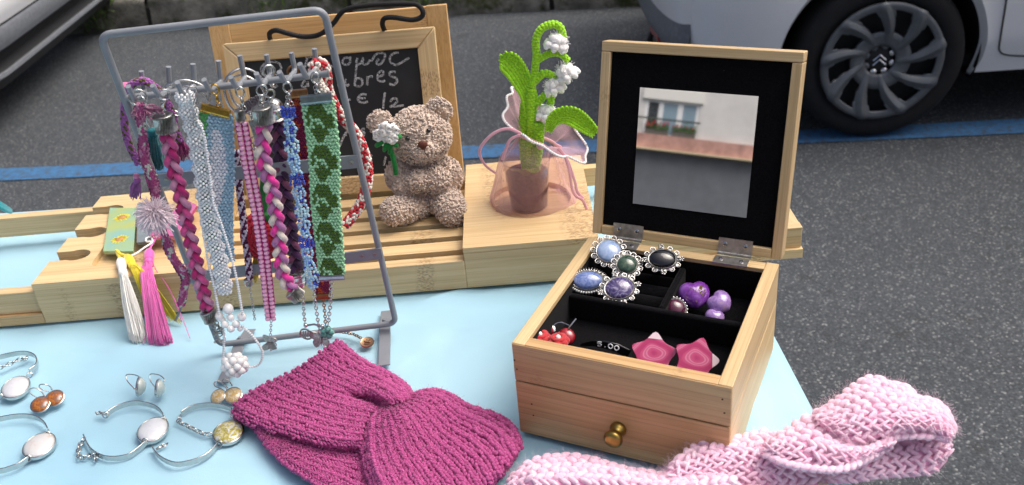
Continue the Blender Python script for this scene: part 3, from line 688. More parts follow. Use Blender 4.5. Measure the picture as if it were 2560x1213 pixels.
for a_ in (.02, .52):
    x0 = wx0+ww*a_; x1 = x0+ww*.42
    pb = thing('flower_box', 'flower box nearer the end of the railing, in the mirror' if a_ < .3 else 'flower box with red blooms in front of the dark pane, in the mirror', 'planter', mat4=HM, group='flower boxes at the reflected window')
    m = MB(); m.box(x0, -.16, zl1, x1, -.01, zl1+.22); build(m, 'trough', plain('grey_trough', '#6b665f', .8), pb, smooth=False)
    m = MB()
    for i in range(420):
        p = V(random.uniform(x0, x1), random.uniform(-.22, .0), zl1+.2+abs(random.gauss(0, .11))); a = random.uniform(0, 2*PI); s = .05
        m.add([p, p+V(cos(a)*s, .02, sin(a)*s), p+V(cos(a+1.4)*s, -.02, sin(a+1.4)*s)], [(0, 1, 2)])
    build(m, 'foliage', plain('geranium_leaf', '#4f6b3c', .7, var=.4, vs=5), pb, smooth=False)
    m = MB()
    for i in range(16 if a_ > .3 else 6):
        m.ball((random.uniform(x0, x1), -.22, zl1+.3+random.uniform(0, .2)), .035, 6, 4)
    build(m, 'blooms', plain('geranium_red', '#b8323c', .6), pb)
# ================================================================ slate
ox, oy, oz, oyaw, ot, oW, oH = -.2994, 1.003, .0345, -.0603, .2367, .2443, .1855
oy -= .008
bd = tilted('chalkboard', 'small slate in a bamboo frame, chalked with prices and hung with black cord', 'chalkboard', ox, oy, oz, oyaw, ot)
OM = MWD[bd]; OIM = OM.inverted(); ON = OM.to_3x3() @ V(0, -1, 0)
def ol(u, v, dep=0.): return OIM @ onp(u, v, OM @ V(0, dep, 0), ON)
c4 = [ol(554, 106), ol(1086, 72)]
oxl, oxr, ozt = c4[0].x, c4[1].x, (c4[0].z+c4[1].z)/2
fw = .0215; th = .011
def miter(pts, name, mt):
    m = MB(); m.prism(pts, 0, th); m.xf(Matrix(((1, 0, 0, 0), (0, 0, 1, -0.), (0, 1, 0, 0), (0, 0, 0, 1)))); 
    m.f = [f[::-1] for f in m.f]; return build(m, name, mt, bd, bevel=.0015)
g_ = .0002
miter([(oxl, 0), (oxl+fw-g_, fw), (oxl+fw-g_, ozt-fw), (oxl, ozt)], 'frame_stile', bamboo('z'))
miter([(oxr, 0), (oxr, ozt), (oxr-fw+g_, ozt-fw), (oxr-fw+g_, fw)], 'frame_stile', bamboo('z'))
miter([(oxl+g_, 0), (oxr-g_, 0), (oxr-fw, fw), (oxl+fw, fw)], 'frame_rail', bamboo('x'))
miter([(oxl+g_, ozt), (oxl+fw, ozt-fw), (oxr-fw, ozt-fw), (oxr-g_, ozt)], 'frame_rail', bamboo('x'))
t = NT('slate'); v = t.co('Object'); n1 = t.noise(v, 14, 4, .6); c = t.ramp(n1, [(.35, '#131416'), (.75, '#25272a')]); t.col(c); t.set(Roughness=.6); t.bump(t.noise(v, 500, 2), .1, .0003)
m = MB(); m.box(oxl+fw-.001, .0042, fw-.001, oxr-fw+.001, .0085, ozt-fw+.001); slate = build(m, 'slate', t.m, bd, smooth=False)
t = NT('chalk'); v = t.co('Object'); al = t.ramp(t.noise(v, 900, 3, .8), [(.40, 0.), (.58, 1.)]); t.col(t.ramp(t.noise(v, 300, 2), [(.3, '#a9abac'), (.7, '#d9dadb')])); t.set(Roughness=.95); t.l(al, t.p.inputs['Alpha']); CHK = t.m
def zz(pts, ox_, oy_, s): return [(ox_+x/s, oy_+y/s) for x, y in pts]
S2 = 2.4258
strokes = {   # traced in the zoomed photo (origin 500,0, scale 2.4258)
 'B': [[(652, 345), (640, 395), (632, 432)], [(640, 352), (668, 345), (688, 350), (680, 372), (650, 388)], [(650, 388), (690, 386), (704, 404), (684, 424), (636, 432)]],
 'i': [[(760, 365), (757, 392), (768, 402), (780, 392)]],
 'j': [[(812, 350), (816, 385), (806, 402), (786, 398), (778, 386)]],
 'o': [[(905, 352), (878, 352), (864, 374), (876, 392), (900, 390), (912, 370), (905, 352), (918, 350)]],
 'u': [[(955, 352), (948, 378), (958, 390), (978, 380), (990, 352), (986, 380), (1000, 392), (1020, 384), (1030, 362)]],
 'x': [[(1040, 372), (1062, 335), (1088, 322), (1118, 326), (1120, 350), (1100, 384), (1080, 392), (1070, 378), (1084, 358)], [(1205, 320), (1172, 325), (1152, 350), (1158, 380), (1190, 394), (1224, 378), (1268, 350)]],
 'L': [[(845, 440), (842, 490), (840, 520), (868, 518)]],
 'i2': [[(884, 478), (880, 508), (892, 520), (905, 512)]],
 'b': [[(950, 390), (944, 450), (938, 520)], [(938, 515), (962, 526), (984, 508), (980, 482), (956, 476), (940, 492)]],
 'r': [[(1016, 462), (1014, 518)], [(1014, 482), (1032, 464), (1048, 466)]],
 'e': [[(1078, 466), (1108, 456), (1112, 436), (1094, 432), (1078, 456), (1080, 486), (1106, 496), (1122, 488)]],
 's': [[(1188, 438), (1160, 436), (1148, 450), (1164, 466), (1190, 474), (1194, 498), (1172, 516), (1148, 508)]],
 'dash': [[(868, 612), (914, 604)]],
 'euro': [[(1010, 576), (984, 572), (960, 590), (962, 614), (990, 624), (1018, 616)], [(952, 598), (1004, 596)]],
 'slash': [[(1122, 560), (1116, 600), (1110, 662)]],
 'two': [[(1154, 618), (1168, 600), (1190, 598), (1196, 616), (1178, 634), (1154, 648), (1184, 646), (1236, 640)]],
 'loop': [[(420, 470), (382, 452), (370, 420), (388, 390), (430, 376), (474, 382), (492, 410), (476, 446), (440, 462)]],
 'C': [[(440, 500), (430, 520), (452, 530), (470, 516)]],
 'a1': [[(640, 490), (624, 500), (618, 520), (634, 530), (650, 516), (652, 496), (656, 526)]],
 'low1': [[(908, 772), (890, 800), (868, 836), (850, 880)]], 'low2': [[(884, 800), (884, 824)]],
 'low3': [[(1000, 782), (984, 784), (982, 800), (996, 806), (990, 826), (974, 826)]],
 'low4': [[(1128, 950), (1120, 975), (1114, 1005)]], 'low5': [[(1008, 948), (1046, 944)]],
}
for nm, ss in strokes.items():
    m = MB()
    for s_ in ss:
        pp = spline(zz(s_, 500, 0, S2), 5); m.tube([ol(p[0], p[1], .0042)+V(0, -.0001, 0) for p in pp], .00125, 6, flat=.25, nrm=(0, 1, 0))
    build(m, 'chalk_mark', CHK, slate)
# cord: leaves a hole in the top rail, loops over the rest
cordp = [(676, 100), (674, 84), (690, 76), (720, 84), (760, 92), (800, 86), (832, 60), (862, 26), (920, 14), (1000, 10), (1040, 12), (1056, 26), (1054, 42), (1030, 50), (985, 44), (962, 46), (956, 60), (962, 78)]
dep = [.006, -.002, -.008, -.008, -.004, -.006, -.010, -.012, -.012, -.012, -.012, -.014, -.014, -.014, -.013, -.012, -.006, .006]
pts = [ol(u, v, d) for (u, v), d in zip(cordp, dep)]
pp = resample([Vector(q) for q in spline(pts, 10)], .0012)
m = MB(); rad = [.0027+.00025*(i % 2) for i in range(len(pp))]; m.tube(pp, rad, 10); build(m, 'cord', plain('black_cord', '#0d0d0f', .75, var=.3, vs=500, bump=.6, bs=700, bd=.0008), bd, sharp=False)

# ================================================================ wire display stand
sx, sy, syaw, st, sW, sH = -.2796, .7402, .0037, -.175, .168, .3311
stn = thing('jewellery_stand', 'grey wire bracelet stand with double hooks and flat feet', 'display stand', (sx+.084, sy, 0), 0)
SM = Matrix.Translation(V(sx, sy, .008)) @ Matrix.Rotation(syaw, 4, 'Z') @ Matrix.Rotation(-st, 4, 'X'); SIM = SM.inverted(); SN = SM.to_3x3() @ V(0, -1, 0)
def stl(u, v, dep=0.): return SIM @ onp(u, v, SM @ V(0, dep, 0), SN)
GREYP = plain('grey_powder_coat', '#8b9197', .5, .15, var=.06, bump=.1, bs=600)
wr_ = .0029
TL_, TR_, BR_, BL_ = stl(250, 88), stl(810, 24), stl(990, 808), stl(548, 862)
cr_ = .009
def rounded(a, b, c, r):
    p = b+(a-b).normalized()*r; q = b+(c-b).normalized()*r; return [p*(1-k)**2+b*2*k*(1-k)+q*k*k for k in [i/6 for i in range(7)]]
L4 = [BL_, BR_, TR_, TL_]; path = []
for i in range(4): path += rounded(L4[i-1], L4[i], L4[(i+1) % 4], cr_)
m = MB(); m.tube([SM @ p for p in path], wr_, 12, closed=True); frm = build(m, 'wire_frame', GREYP, stn, world=True)
ba, bb = stl(316, 246), stl(822, 184)
m = MB(); m.tube([SM @ ba, SM @ bb], wr_*.92, 10); bar = build(m, 'hook_bar', GREYP, stn, world=True)
ftip = [(320, 216), (381, 214), (443, 206), (510, 199), (577, 193), (641, 184), (698, 180), (749, 160)]
fbas = [(336, 248), (399, 243), (456, 237), (524, 228), (592, 222), (654, 216), (713, 208), (766, 194)]
btip = [(353, 178), (421, 167), (482, 160), (546, 152), (599, 139), (666, 137), (728, 132), (786, 122)]
bbas = [(362, 232), (425, 222), (487, 214), (552, 206), (612, 196), (676, 188), (738, 178), (792, 172)]
FD, BDp = -.020, .020
HKF, HKB = [], []
for i in range(8):
    a = SM @ stl(*ftip[i], FD-.004); b = SM @ stl(*fbas[i], FD); c = SM @ stl(*bbas[i], BDp); d = SM @ stl(*btip[i], BDp+.002)
    HKF.append(b); HKB.append(c)
    m = MB(); pth = [a]+[Vector(q) for q in rounded(a, b, c, .005)]+[Vector(q) for q in rounded(b, c, d, .005)]+[d]; m.tube(pth, .0021, 8); build(m, 'hook', GREYP, bar, world=True)
def strip(p0, p1, wdt, name, holes=True):
    a, b = stl(*p0), stl(*p1); dr_ = (b-a).normalized(); up = V(-dr_.z, 0, dr_.x)*wdt/2; m = MB(); t_ = .0007
    q = [a-up, b-up, b+up, a+up]; yy = -.0030
    m.add([p+V(0, yy-t_, 0) for p in q]+[p+V(0, yy+t_, 0) for p in q], [(0, 1, 2, 3), (7, 6, 5, 4), (0, 4, 5, 1), (1, 5, 6, 2), (2, 6, 7, 3), (3, 7, 4, 0)])
    m.xf(SM); o = build(m, name, GREYP, stn, world=True, smooth=False)
    if holes:
        for f in (.06, .12, .5, .90, .965):
            c = a.lerp(b, f); m = MB(); m.lathe([(.0019, 0), (.0019, .0004), (.0013, .0005), (.0013, .0001), (0, .0001)], 14, SM @ Matrix.Translation(c+V(0, yy-t_, 0)) @ Matrix.Rotation(PI/2, 4, 'X'), cap=False); build(m, 'rivet', plain('rivet_steel', '#a09c92', .4, .8), o, world=True)
strip((388, 447), (897, 398), .0125, 'cross_strip'); strip((470, 690), (955, 628), .0125, 'cross_strip')
FOOT = plain('grey_foot', '#83888f', .55, .1, var=.05)
for p0, p1 in (((960, 912), (966, 776)), ((556, 955), (626, 822))):
    a, b = onz(*p0, .0022), onz(*p1, .0022); dr_ = (b-a).normalized(); s_ = V(-dr_.y, dr_.x, 0)*.0055; m = MB()
    prof = [(0, .0006), (.06, .0012), (.5, .0032), (.62, .0062), (.72, .0062), (.8, .003), (.97, .0012), (1, .0006)]
    vs = []
    for f, z in prof:
        c = a.lerp(b, f); vs += [V(c.x-s_.x, c.y-s_.y, z), V(c.x+s_.x, c.y+s_.y, z), V(c.x+s_.x, c.y+s_.y, z+.0014), V(c.x-s_.x, c.y-s_.y, z+.0014)]
    fs = [(0, 1, 2, 3)]
    for i in range(len(prof)-1):
        for k in range(4): fs.append((4*i+k, 4*i+4+k, 4*i+4+(k+1) % 4, 4*i+(k+1) % 4))
    e = 4*(len(prof)-1); fs.append((e+3, e+2, e+1, e)); m.add(vs, fs); ft = build(m, 'foot', FOOT, stn, world=True, bevel=.0004)
    c = a.lerp(b, .67); m = MB(); m.lathe([(.0026, 0), (.0026, .004), (.0015, .006)], 10, Matrix.Translation(V(c.x, c.y, .006))); build(m, 'stud', FOOT, ft, world=True)
# ================================================================ bracelets on the stand
YF, YB = -.0, .0
def py(pts, y): return [ony(u, v, y) for u, v in pts]
def smooth_path(pts, y, step=.0012, n=8, dy=None):
    q = [ony(u, v, y+(dy[i] if dy else 0)) for i, (u, v) in enumerate(pts)]
    return resample([Vector(p) for p in spline(q, n)], step)
PXM = lambda p: (p-CAM).dot(CF)/FPX                       # metres per photo pixel at a point
def yarn(name, c, var=.22, vs=450, sheen=.25, rough=.9): return plain(name, c, rough, var=var, vs=vs, bump=.6, bs=900, bd=.0006, sheen=sheen, spec=.2)
def suede(name, c): return plain(name, c, .8, var=.12, vs=200, bump=.3, bs=900, bd=.0004, sheen=.3, spec=.25)
def chain_on(path, parent, r=.0014, wire=.00035, mat=None, name='chain'):
    P = resample(path, r*1.75); m = MB()
    for i in range(len(P)-1):
        t_ = (P[i+1]-P[i]).normalized(); c = (P[i]+P[i+1])/2; s_ = t_.orthogonal().normalized(); s_ = (Matrix.Rotation(.7+(i % 2)*PI/2, 3, t_) @ s_); b = t_.cross(s_)
        m3 = Matrix((t_, s_, b)).transposed(); m.ring(c, r, wire, m3, 10, 5, 1.15, .75)
    return tag(build(m, name, mat or SILVER, parent, world=True, sharp=False), kind='stuff')
def lobster(p, parent, s=1., mat=None, down=V(0, 0, -1)):
    """trigger clasp hanging from p: hoop and tapered body"""
    mat = mat or SILVER; m = MB(); c = p+down*.004*s; m3 = Matrix((V(1, 0, 0), V(0, 0, 1), V(0, -1, 0))).transposed()
    m.ring(c, .0036*s, .0008*s, m3, 18, 6, .85, 1.15); a = c+down*.0040*s
    m.tube([a, a+down*.0022*s, a+down*.0055*s, a+down*.0075*s], [.0009*s, .0019*s, .0017*s, .0009*s], 8, flat=.7)
    m.ring(a+down*.0090*s, .0018*s, .0005*s, m3, 12, 5); o = build(m, 'clasp', mat, parent, world=True, sharp=False); tag(o, kind='stuff')
    return a+down*.0105*s
def jump(p, parent, r=.004, w=.0007, mat=None, tw=.5):
    m = MB(); m.ring(p, r, w, Matrix.Rotation(tw, 3, 'Z') @ Matrix.Rotation(PI/2, 3, 'X'), 20, 6); return build(m, 'jump_ring', mat or SILVER, parent, world=True, sharp=False)
def endcap(c, axis, r, h, parent, mat=None, taper=1.0):
    """ribbed cup"""
    mat = mat or OLDSILVER; axis = axis.normalized(); q = V(0, 0, 1).rotation_difference(axis).to_matrix().to_4x4(); M4 = Matrix.Translation(c) @ q; m = MB(); n = 44; vs = []; fs = []
    prof = [(.0, h), (r*.55*taper, h*1.01), (r*.90*taper, h), (r*.99*taper, h*.96), (r*taper, h*.88), (r*.97*taper, h*.86), (r, h*.10), (r*1.05, h*.07), (r*1.05, 0), (r*.9, 0), (r*.85, h*.3)]
    for (rr, z) in prof:
        for k in range(n):
            a = 2*PI*k/n+z/h*.6; rr2 = rr*(1+.09*((k % 2)*2-1)) if h*.05 < z < h*.87 and rr > .9*taper*r else rr
            vs.append(M4 @ V(rr2*cos(a), rr2*sin(a), z))
    for i in range(len(prof)-1):
        for k in range(n): fs.append((i*n+k, i*n+(k+1) % n, (i+1)*n+(k+1) % n, (i+1)*n+k)[::-1])
    m.add(vs, fs); return build(m, 'end_cap', mat, parent, world=True)
def clampbar(p0, p1, hgt, parent, mat, depth=.0022):
    """ribbon end clamp with dimpled face"""
    ex = (p1-p0).normalized(); L = (p1-p0).length; nn = V(0, -1, 0); up = nn.cross(ex).normalized(); 
    if up.z < 0: up = -up
    m = MB(); nx, nz = 26, 7
    def f(u, v): 
        dm = (.0003 if (int(u*25)+int(v*6)) % 2 and 0 < v < 1 and 0 < u < 1 else 0)
        return p0+ex*(L*u)+up*(hgt*(v-.5)) + nn*(depth*(1-.0)-dm-(0 if 0 < v < 1 else .0006))
    m.grid(f, nx, nz); b = len(m.v); m.grid(lambda u, v: p0+ex*(L*u)+up*(hgt*(v-.5))-nn*depth*.6, 2, 2)
    m.add([p0-up*hgt/2-nn*depth*.6, p1-up*hgt/2-nn*depth*.6, p1-up*hgt/2+nn*depth*.7, p0-up*hgt/2+nn*depth*.7, p0+up*hgt/2-nn*depth*.6, p1+up*hgt/2-nn*depth*.6, p1+up*hgt/2+nn*depth*.7, p0+up*hgt/2+nn*depth*.7], [(0, 1, 2, 3), (4, 7, 6, 5), (0, 3, 7, 4), (1, 5, 6, 2)])
    n_ = int(L/.0011)
    for k in range(n_): c = p0+ex*(L*(k+.5)/n_)-up*hgt*.5+nn*depth*.8; m.ball(c, .00045, 5, 4)
    return tag(build(m, 'clamp', mat, parent, world=True), kind='stuff')
def braid(path, mats, wid, r, pitch, parent, name='strand', nrm=(0, -1, 0), tap=None):
    F = frames(path, nrm); L = 0; ph = []
    for i, p in enumerate(path):
        if i: L += (p-path[i-1]).length
        ph.append(2*PI*L/pitch)
    for k, mt in enumerate(mats):
        q = []
        for p, (t_, s_, n_), a in zip(path, F, ph):
            b = a+2*PI*k/len(mats); q.append(p+s_*(wid*sin(b))+n_*(r*1.05*sin(2*b)))
        m = MB(); m.tube(q, r, 8, nrm=nrm); build(m, name, mt, parent, world=True, sharp=False)
def stitches(mb, c, t_, s_, n_, a, b, h):
    """one plump stitch"""
    mb.ball(c, 1., 6, 4, (a, b, h), Matrix((t_, s_, n_)).transposed())
def band(path, width, parent, pal, pick, cols=12, row=.0021, nrm=(0, -1, 0), base=None, twist=None, name='knots'):
    """macrame band: rows of small knots, colour by pick(row fraction, column fraction)"""
    P = resample(path, row); F = [(t_, -s_, n_) for t_, s_, n_ in frames(P, nrm)]; n = len(P); mbs = [MB() for _ in pal]; back = MB(); vs = []
    for i, (p, (t_, s_, n_)) in enumerate(zip(P, F)):
        f = i/(n-1); w_ = width(f)
        if twist: q = Matrix.Rotation(twist(f), 3, t_); s_ = q @ s_; n_ = q @ n_
        vs += [p-s_*w_/2-n_*.0006, p+s_*w_/2-n_*.0006]
        for j in range(cols):
            g = (j+.5)/cols; off = (.25 if i % 2 else -.25)/cols; x = g+off-.5
            e = max(abs(x*2)-.86, 0)
            k = pick(f, g+off, i, j); d = Matrix.Rotation((.55 if (i+j) % 2 else -.55)+random.gauss(0, .12), 3, n_)
            for sg in (1, -1):
                stitches(mbs[k], p+s_*(x*w_)+n_*(.0003*random.random()-e*.004), d @ t_, d @ s_, n_*sg, row*.68, w_/cols*.50, .0010 if sg > 0 else .0006)
                break
    back.add(vs, [(2*i, 2*i+1, 2*i+3, 2*i+2) for i in range(n-1)])
    build(back, 'backing', base or pal[0], parent, world=True, sharp=False)
    for mb, mt in zip(mbs, pal):
        if mb.v: tag(build(mb, name, mt, parent, world=True, sharp=False), kind='stuff')
def cordwoven(path, r, parent, pal, pick, around=8, row=.0022, name='woven_cord', inner=None, closed=False):
    P = resample(path, row); F = frames(P, (0, -1, 0)); mbs = [MB() for _ in pal]
    for i, (p, (t_, s_, n_)) in enumerate(zip(P, F)):
        for j in range(around):
            a = 2*PI*(j+.5*(i % 2))/around; o = s_*cos(a)+n_*sin(a); k = pick(i, j); b = t_.cross(o); d = Matrix.Rotation(.5 if j % 2 else -.5, 3, o)
            stitches(mbs[k], p+o*r*.72, d @ t_, d @ b, o, row*.85, r*2.2/around*1.25, r*.36)
    c = MB(); c.tube(P, r*.75, 8); build(c, 'core', inner or pal[0], parent, world=True, sharp=False)
    for mb, mt in zip(mbs, pal):
        if mb.v: tag(build(mb, name, mt, parent, world=True, sharp=False), kind='stuff')
def tassel(top, head, tip0, tip1, tip2, col, parent, n=90, r=.00035, hr=.0045, name='strands', hang=None, droop=0.):
    """head wound with thread, strands fanning out to the line tip0..tip2"""
    hd_ = (head-top); L = hd_.length; q = V(0, 0, 1).rotation_difference(hd_.normalized()).to_matrix().to_4x4(); m = MB()
    m.lathe([(.0008, -L*.1), (hr*.7, 0), (hr, L*.18), (hr*1.03, L*.45), (hr*.78, L*.66), (hr*.74, L*.72), (hr*.80, L*.80), (hr*.95, L*1.05)], 16, Matrix.Translation(top) @ q); hdo = build(m, 'tassel_head', col, parent, world=True, sharp=False)
    m = MB()
    for k in range(5): m.ring(top+hd_*(.66+.03*k), hr*.80, .00035, q.to_3x3(), 14, 4)
    tag(build(m, 'binding', col, hdo, world=True, sharp=False), kind='stuff')
    m = MB(); side = (tip2-tip0).normalized(); fw_ = hd_.normalized().cross(side).normalized()
    for k in range(n):
        f = random.random(); dpt = random.uniform(-1, 1); a = tip0.lerp(tip1, f*2) if f < .5 else tip1.lerp(tip2, f*2-1)
        st_ = head + side*(hr*.8*(2*f-1)) + fw_*(hr*.75*dpt*math.sqrt(max(0, 1-(2*f-1)**2)))
        en = a + fw_*(hr*.9*dpt) + (head-a).normalized()*random.uniform(-.002, .006)
        mid = st_.lerp(en, .5) + side*random.gauss(0, .0012) + fw_*(dpt*.0018)
        if hang: mid = hang(st_, en, mid)
        m.tube([Vector(x) for x in spline([st_, mid, en], 4)], r, 3, caps=False)
    tag(build(m, name, col, parent, world=True, sharp=False), kind='stuff')
def brac(name, label, cat='bracelet', at=None, group='bracelets hung on the grey stand'):
    return thing(name, label, cat, at, 0, group)

SUM = lambda a, b: a+b
# --- 1 pastel macrame strip, far left
b = brac('macrame_bracelet', 'knotted mauve and mint strip with ring, hung at far left of the stand', at=HKF[0]); y = HKF[0].y
jump(ony(345, 244, y)+V(0, 0, 0), b, .0062, .0008, tw=.25); jump(ony(352, 254, y), b, .0050, .0006, tw=-.5)
PAL = [yarn('mauve_yarn', '#a24a7c'), yarn('mint_grey_yarn', '#b9c2b8'), yarn('dusty_pink_yarn', '#bb7f9d'), yarn('plum_yarn', '#7d2f5c')]
pth = smooth_path([(350, 262), (350, 300), (357, 337), (358, 374), (362, 405), (374, 432), (386, 468), (392, 534), (404, 567), (417, 604), (426, 634), (446, 666), (464, 693), (460, 724), (452, 762)], y)
def pk1(f, g, i, j):
    v_ = mnoise.noise(V(f*16, g*1.2, 0)); return 0 if v_ > .12 else (1 if v_ < -.22 else (2 if (i*3+j) % 3 else 3))
band(pth, lambda f: .0088-.0015*f+.001*sin(f*40), b, PAL, pk1, 5, .0021, twist=lambda f: .5*sin(f*14), name='knots')
cordwoven(pth, .0030, b, PAL, lambda i, j: 0 if (i//3+j//2) % 3 else (1 if (i//8) % 2 else 2), 7, .0021, 'knots')
m = MB(); a = ony(352, 278, y)
for k in range(70):
    d = V(random.gauss(0, 1), random.gauss(0, .7), random.gauss(0, .7)).normalized(); q = a+V(random.gauss(0, .003), 0, random.gauss(0, .002)); m.tube([q, q+d*.003, q+d*.0055+V(.001, 0, -.0015)], .0004, 3, caps=False)
for k in range(60): q = a+V(random.uniform(0, .011), random.gauss(0, .001), random.gauss(.0015, .001)); m.tube([q, q+V(.003, 0, -.0005), q+V(.006, 0, -.001-random.random()*.003)], .0004, 3, caps=False)
tag(build(m, 'frayed_knot', PAL[2], b, world=True, sharp=False), kind='stuff')
m = MB(); m.tube([ony(454, 762, y), ony(447, 785, y), ony(438, 802, y)], .0011, 6); build(m, 'cord_end', plain('grey_cord', '#7f858a', .6), b, world=True)
m = MB(); m.ring(ony(459, 669, y-.006), .0028, .0006, Matrix.Rotation(1.2, 3, 'X'), 14, 5); build(m, 'bead_ring', plain('pink_metal', '#d9a8c0', .2, .9), b, world=True)
# --- 2 pink chain braid
def capped_braid(name, label, hook, clasp_uv, cap_uv, capr, caph, path, mats, wid, r, pitch, bot_uv, bot_ax, y=None, charm=None):
    b = brac(name, label, at=hook); y = y if y is not None else hook.y
    jump(ony(*clasp_uv, y), b, .0040, .0007, tw=.4)
    c = ony(*cap_uv, y); endcap(c, V(0, 0, 1), capr, caph, b)
    m = MB(); m.ring(c+V(0, 0, caph+.0016), .0020, .0005, Matrix.Rotation(PI/2, 3, 'X'), 12, 5); build(m, 'loop', SILVER, b, world=True)
    a, e_ = ony(*clasp_uv, y), c+V(0, 0, caph+.003); m = MB(); m.tube([a+V(0, 0, -.0035), a.lerp(e_, .5), e_], [.0012, .0017, .0010], 8); build(m, 'clasp', SILVER, b, world=True, sharp=False)
    p_ = smooth_path(path, y); braid(p_, mats, wid, r, pitch, b)
    if bot_uv: endcap(ony(*bot_uv, y), bot_ax, capr*.86, caph*.78, b)
    return b, y
S_P = [suede('magenta_suede', '#b3286d'), suede('rose_suede', '#cc4f8b'), suede('dusty_rose_suede', '#c78aa9')]
b, y = capped_braid('braided_bracelet', 'magenta and rose suede braid with ribbed silver cap', HKF[1], (411, 237), (418, 328), .0078, .0135, [(418, 326), (424, 370), (434, 420), (450, 480), (467, 560), (486, 640), (504, 715), (520, 772)], S_P, .0040, .0026, .031, (531, 800), V(-.22, 0, 1))
m = MB(); c = ony(546, 826, y)
for k in range(16): m.ring(c+V(random.gauss(0, .0022), random.gauss(0, .002), random.gauss(0, .005)), .0022, .0005, Matrix.Rotation(random.random()*3, 3, 'X') @ Matrix.Rotation(random.random()*3, 3, 'Y'), 10, 4)
tag(build(m, 'filigree_charm', OLDSILVER, b, world=True, sharp=False), kind='stuff')
# --- 3 white seed beads with pearl flowers
b = brac('beaded_necklace', 'white seed-bead strands ending in two pearl flowers', 'necklace', HKF[2]); y = HKF[2].y-.002
WB = plain('white_seed_bead', '#f3f6f7', .18, var=.06, coat=.6, sss=.0); PEARL = plain('pearl', '#fbfaf7', .2, var=.02, coat=.8)
def beadline(path, r, parent, mat, step=None, name='bead_string', jit=.0):
    P = resample(path, step or r*1.75); m = MB()
    for p in P: m.ball(p+V(random.gauss(0, jit), 0, random.gauss(0, jit)), r, 7, 5, (1, 1, .8))
    return tag(build(m, name, mat, parent, world=True, sharp=False), kind='stuff')
mp = smooth_path([(461, 234), (468, 270), (484, 324), (500, 397), (512, 480), (530, 584), (548, 650), (562, 730)], y, .0017)
F = frames(mp); m = MB()
for i, (p, (t_, s_, n_)) in enumerate(zip(mp, F)):
    w_ = .0058 + .0012*sin(i*.9); na = 9
    for j in range(na):
        a = 2*PI*(j+.5*(i % 2))/na; m.ball(p+s_*(w_*cos(a))+n_*(w_*.7*sin(a)), .00135, 6, 4)
tag(build(m, 'bead_rope', WB, b, world=True, sharp=False), kind='stuff')
beadline(smooth_path([(476, 232), (492, 300), (508, 330), (522, 420), (532, 500), (548, 545), (575, 630), (592, 700), (606, 785)], y-.004), .0013, b, WB)
beadline(smooth_path([(452, 240), (462, 300), (480, 370), (494, 460), (503, 545), (520, 650), (536, 720), (548, 784)], y-.003), .0013, b, WB)
beadline(smooth_path([(559, 826), (560, 850), (558, 892)], y-.002), .0013, b, WB)
beadline(smooth_path([(606, 816), (628, 836), (650, 866), (657, 888), (646, 912), (624, 918)], y-.002), .0013, b, WB)
for (u, v_, r_) in ((570, 772, 15), (548, 791, 12), (576, 794, 11), (604, 792, 13), (562, 811, 11), (590, 810, 11), (577, 822, 11), (600, 822, 8), (556, 800, 9)):
    m = MB(); m.ball(ony(u, v_, y-.003+random.uniform(-.003, .002)), r_*.00031, 12, 8); build(m, 'pearl', PEARL, b, world=True, sharp=False)
fc = ony(587, 912, y+.002)
for k in range(26):
    z_ = 1-2*(k+.5)/26; a = k*2.39996; rr = math.sqrt(1-z_*z_); d = V(rr*cos(a), rr*sin(a), z_)
    if d.y > .55: continue
    m = MB(); m.ball(fc+V(d.x*.0096, d.y*.007, d.z*.0090), .0036, 12, 8); build(m, 'pearl', PEARL, b, world=True, sharp=False)
jump(ony(480, 228, y), b, .0036, .0007); chain_on([ony(485, 236, y-.006), ony(489, 280, y-.007), ony(486, 322, y-.007)], b, .0015, .0004)
# --- 4 blue crocheted band, gold clamp
b = brac('crocheted_band', 'wide blue and lilac crocheted band under a gold clamp', at=HKF[3]); y = HKF[3].y+.002
lobster(ony(534, 212, y), b, .95, GOLD)
clampbar(ony(503, 267, y), ony(575, 286, y), .0062, b, GOLD)
CB = [yarn('pale_blue_cotton', '#a0c2d4'), yarn('lilac_white_cotton', '#e2e5f0'), yarn('leaf_green_cotton', '#5fb064')]
def pk4(f, g, i, j):
    if g < .26-.12*sin(f*7) and f < .92: return 2
    return 1 if (.10 < f < .60 and abs(g-.42-.1*sin(f*5)) < .20*(1-abs(f-.33)*2)+.05) else 0
band(smooth_path([(540, 287), (543, 340), (546, 420), (545, 500), (547, 570), (566, 655)], y), lambda f: .0255*(1-.1*f) if f < .75 else .023*(1-(f-.75)*1.6), b, CB, pk4, 9, .0028, name='crochet_stitches', twist=lambda f: -.35*f)
# --- 5 double row of pink beads
b = brac('beaded_bracelet', 'two rows of pink beads on magenta thread with butterfly charm', at=HKF[4]); y = HKF[4].y-.002
lobster(ony(597, 218, y), b, 1.); endcap(ony(603, 300, y), V(0, 0, 1), .0036, .0085, b); chain_on([ony(600, 262, y), ony(602, 274, y)], b)
PB = plain('pink_glass_bead', '#f6b6d5', .12, var=.08, coat=.8); MT = yarn('magenta_thread', '#c22a86')
mp = smooth_path([(604, 308), (611, 350), (619, 400), (628, 450), (638, 500), (650, 570), (660, 640), (668, 710), (674, 770), (677, 796)], y, .0010); F = frames(mp)
for off in (-.0042, 0., .0042):
    m = MB(); m.tube([p+s_*off*(1-.5*max(0, (i/len(mp)-.9)*10)) for i, (p, (t_, s_, n_)) in enumerate(zip(mp, F))], .00085, 6); build(m, 'thread', MT, b, world=True)
m = MB(); m.ball((0, 0, 0), .00235, 10, 7, (1, 1, .85)); sb = None
bp = resample(mp, .0041); FB = frames(bp)
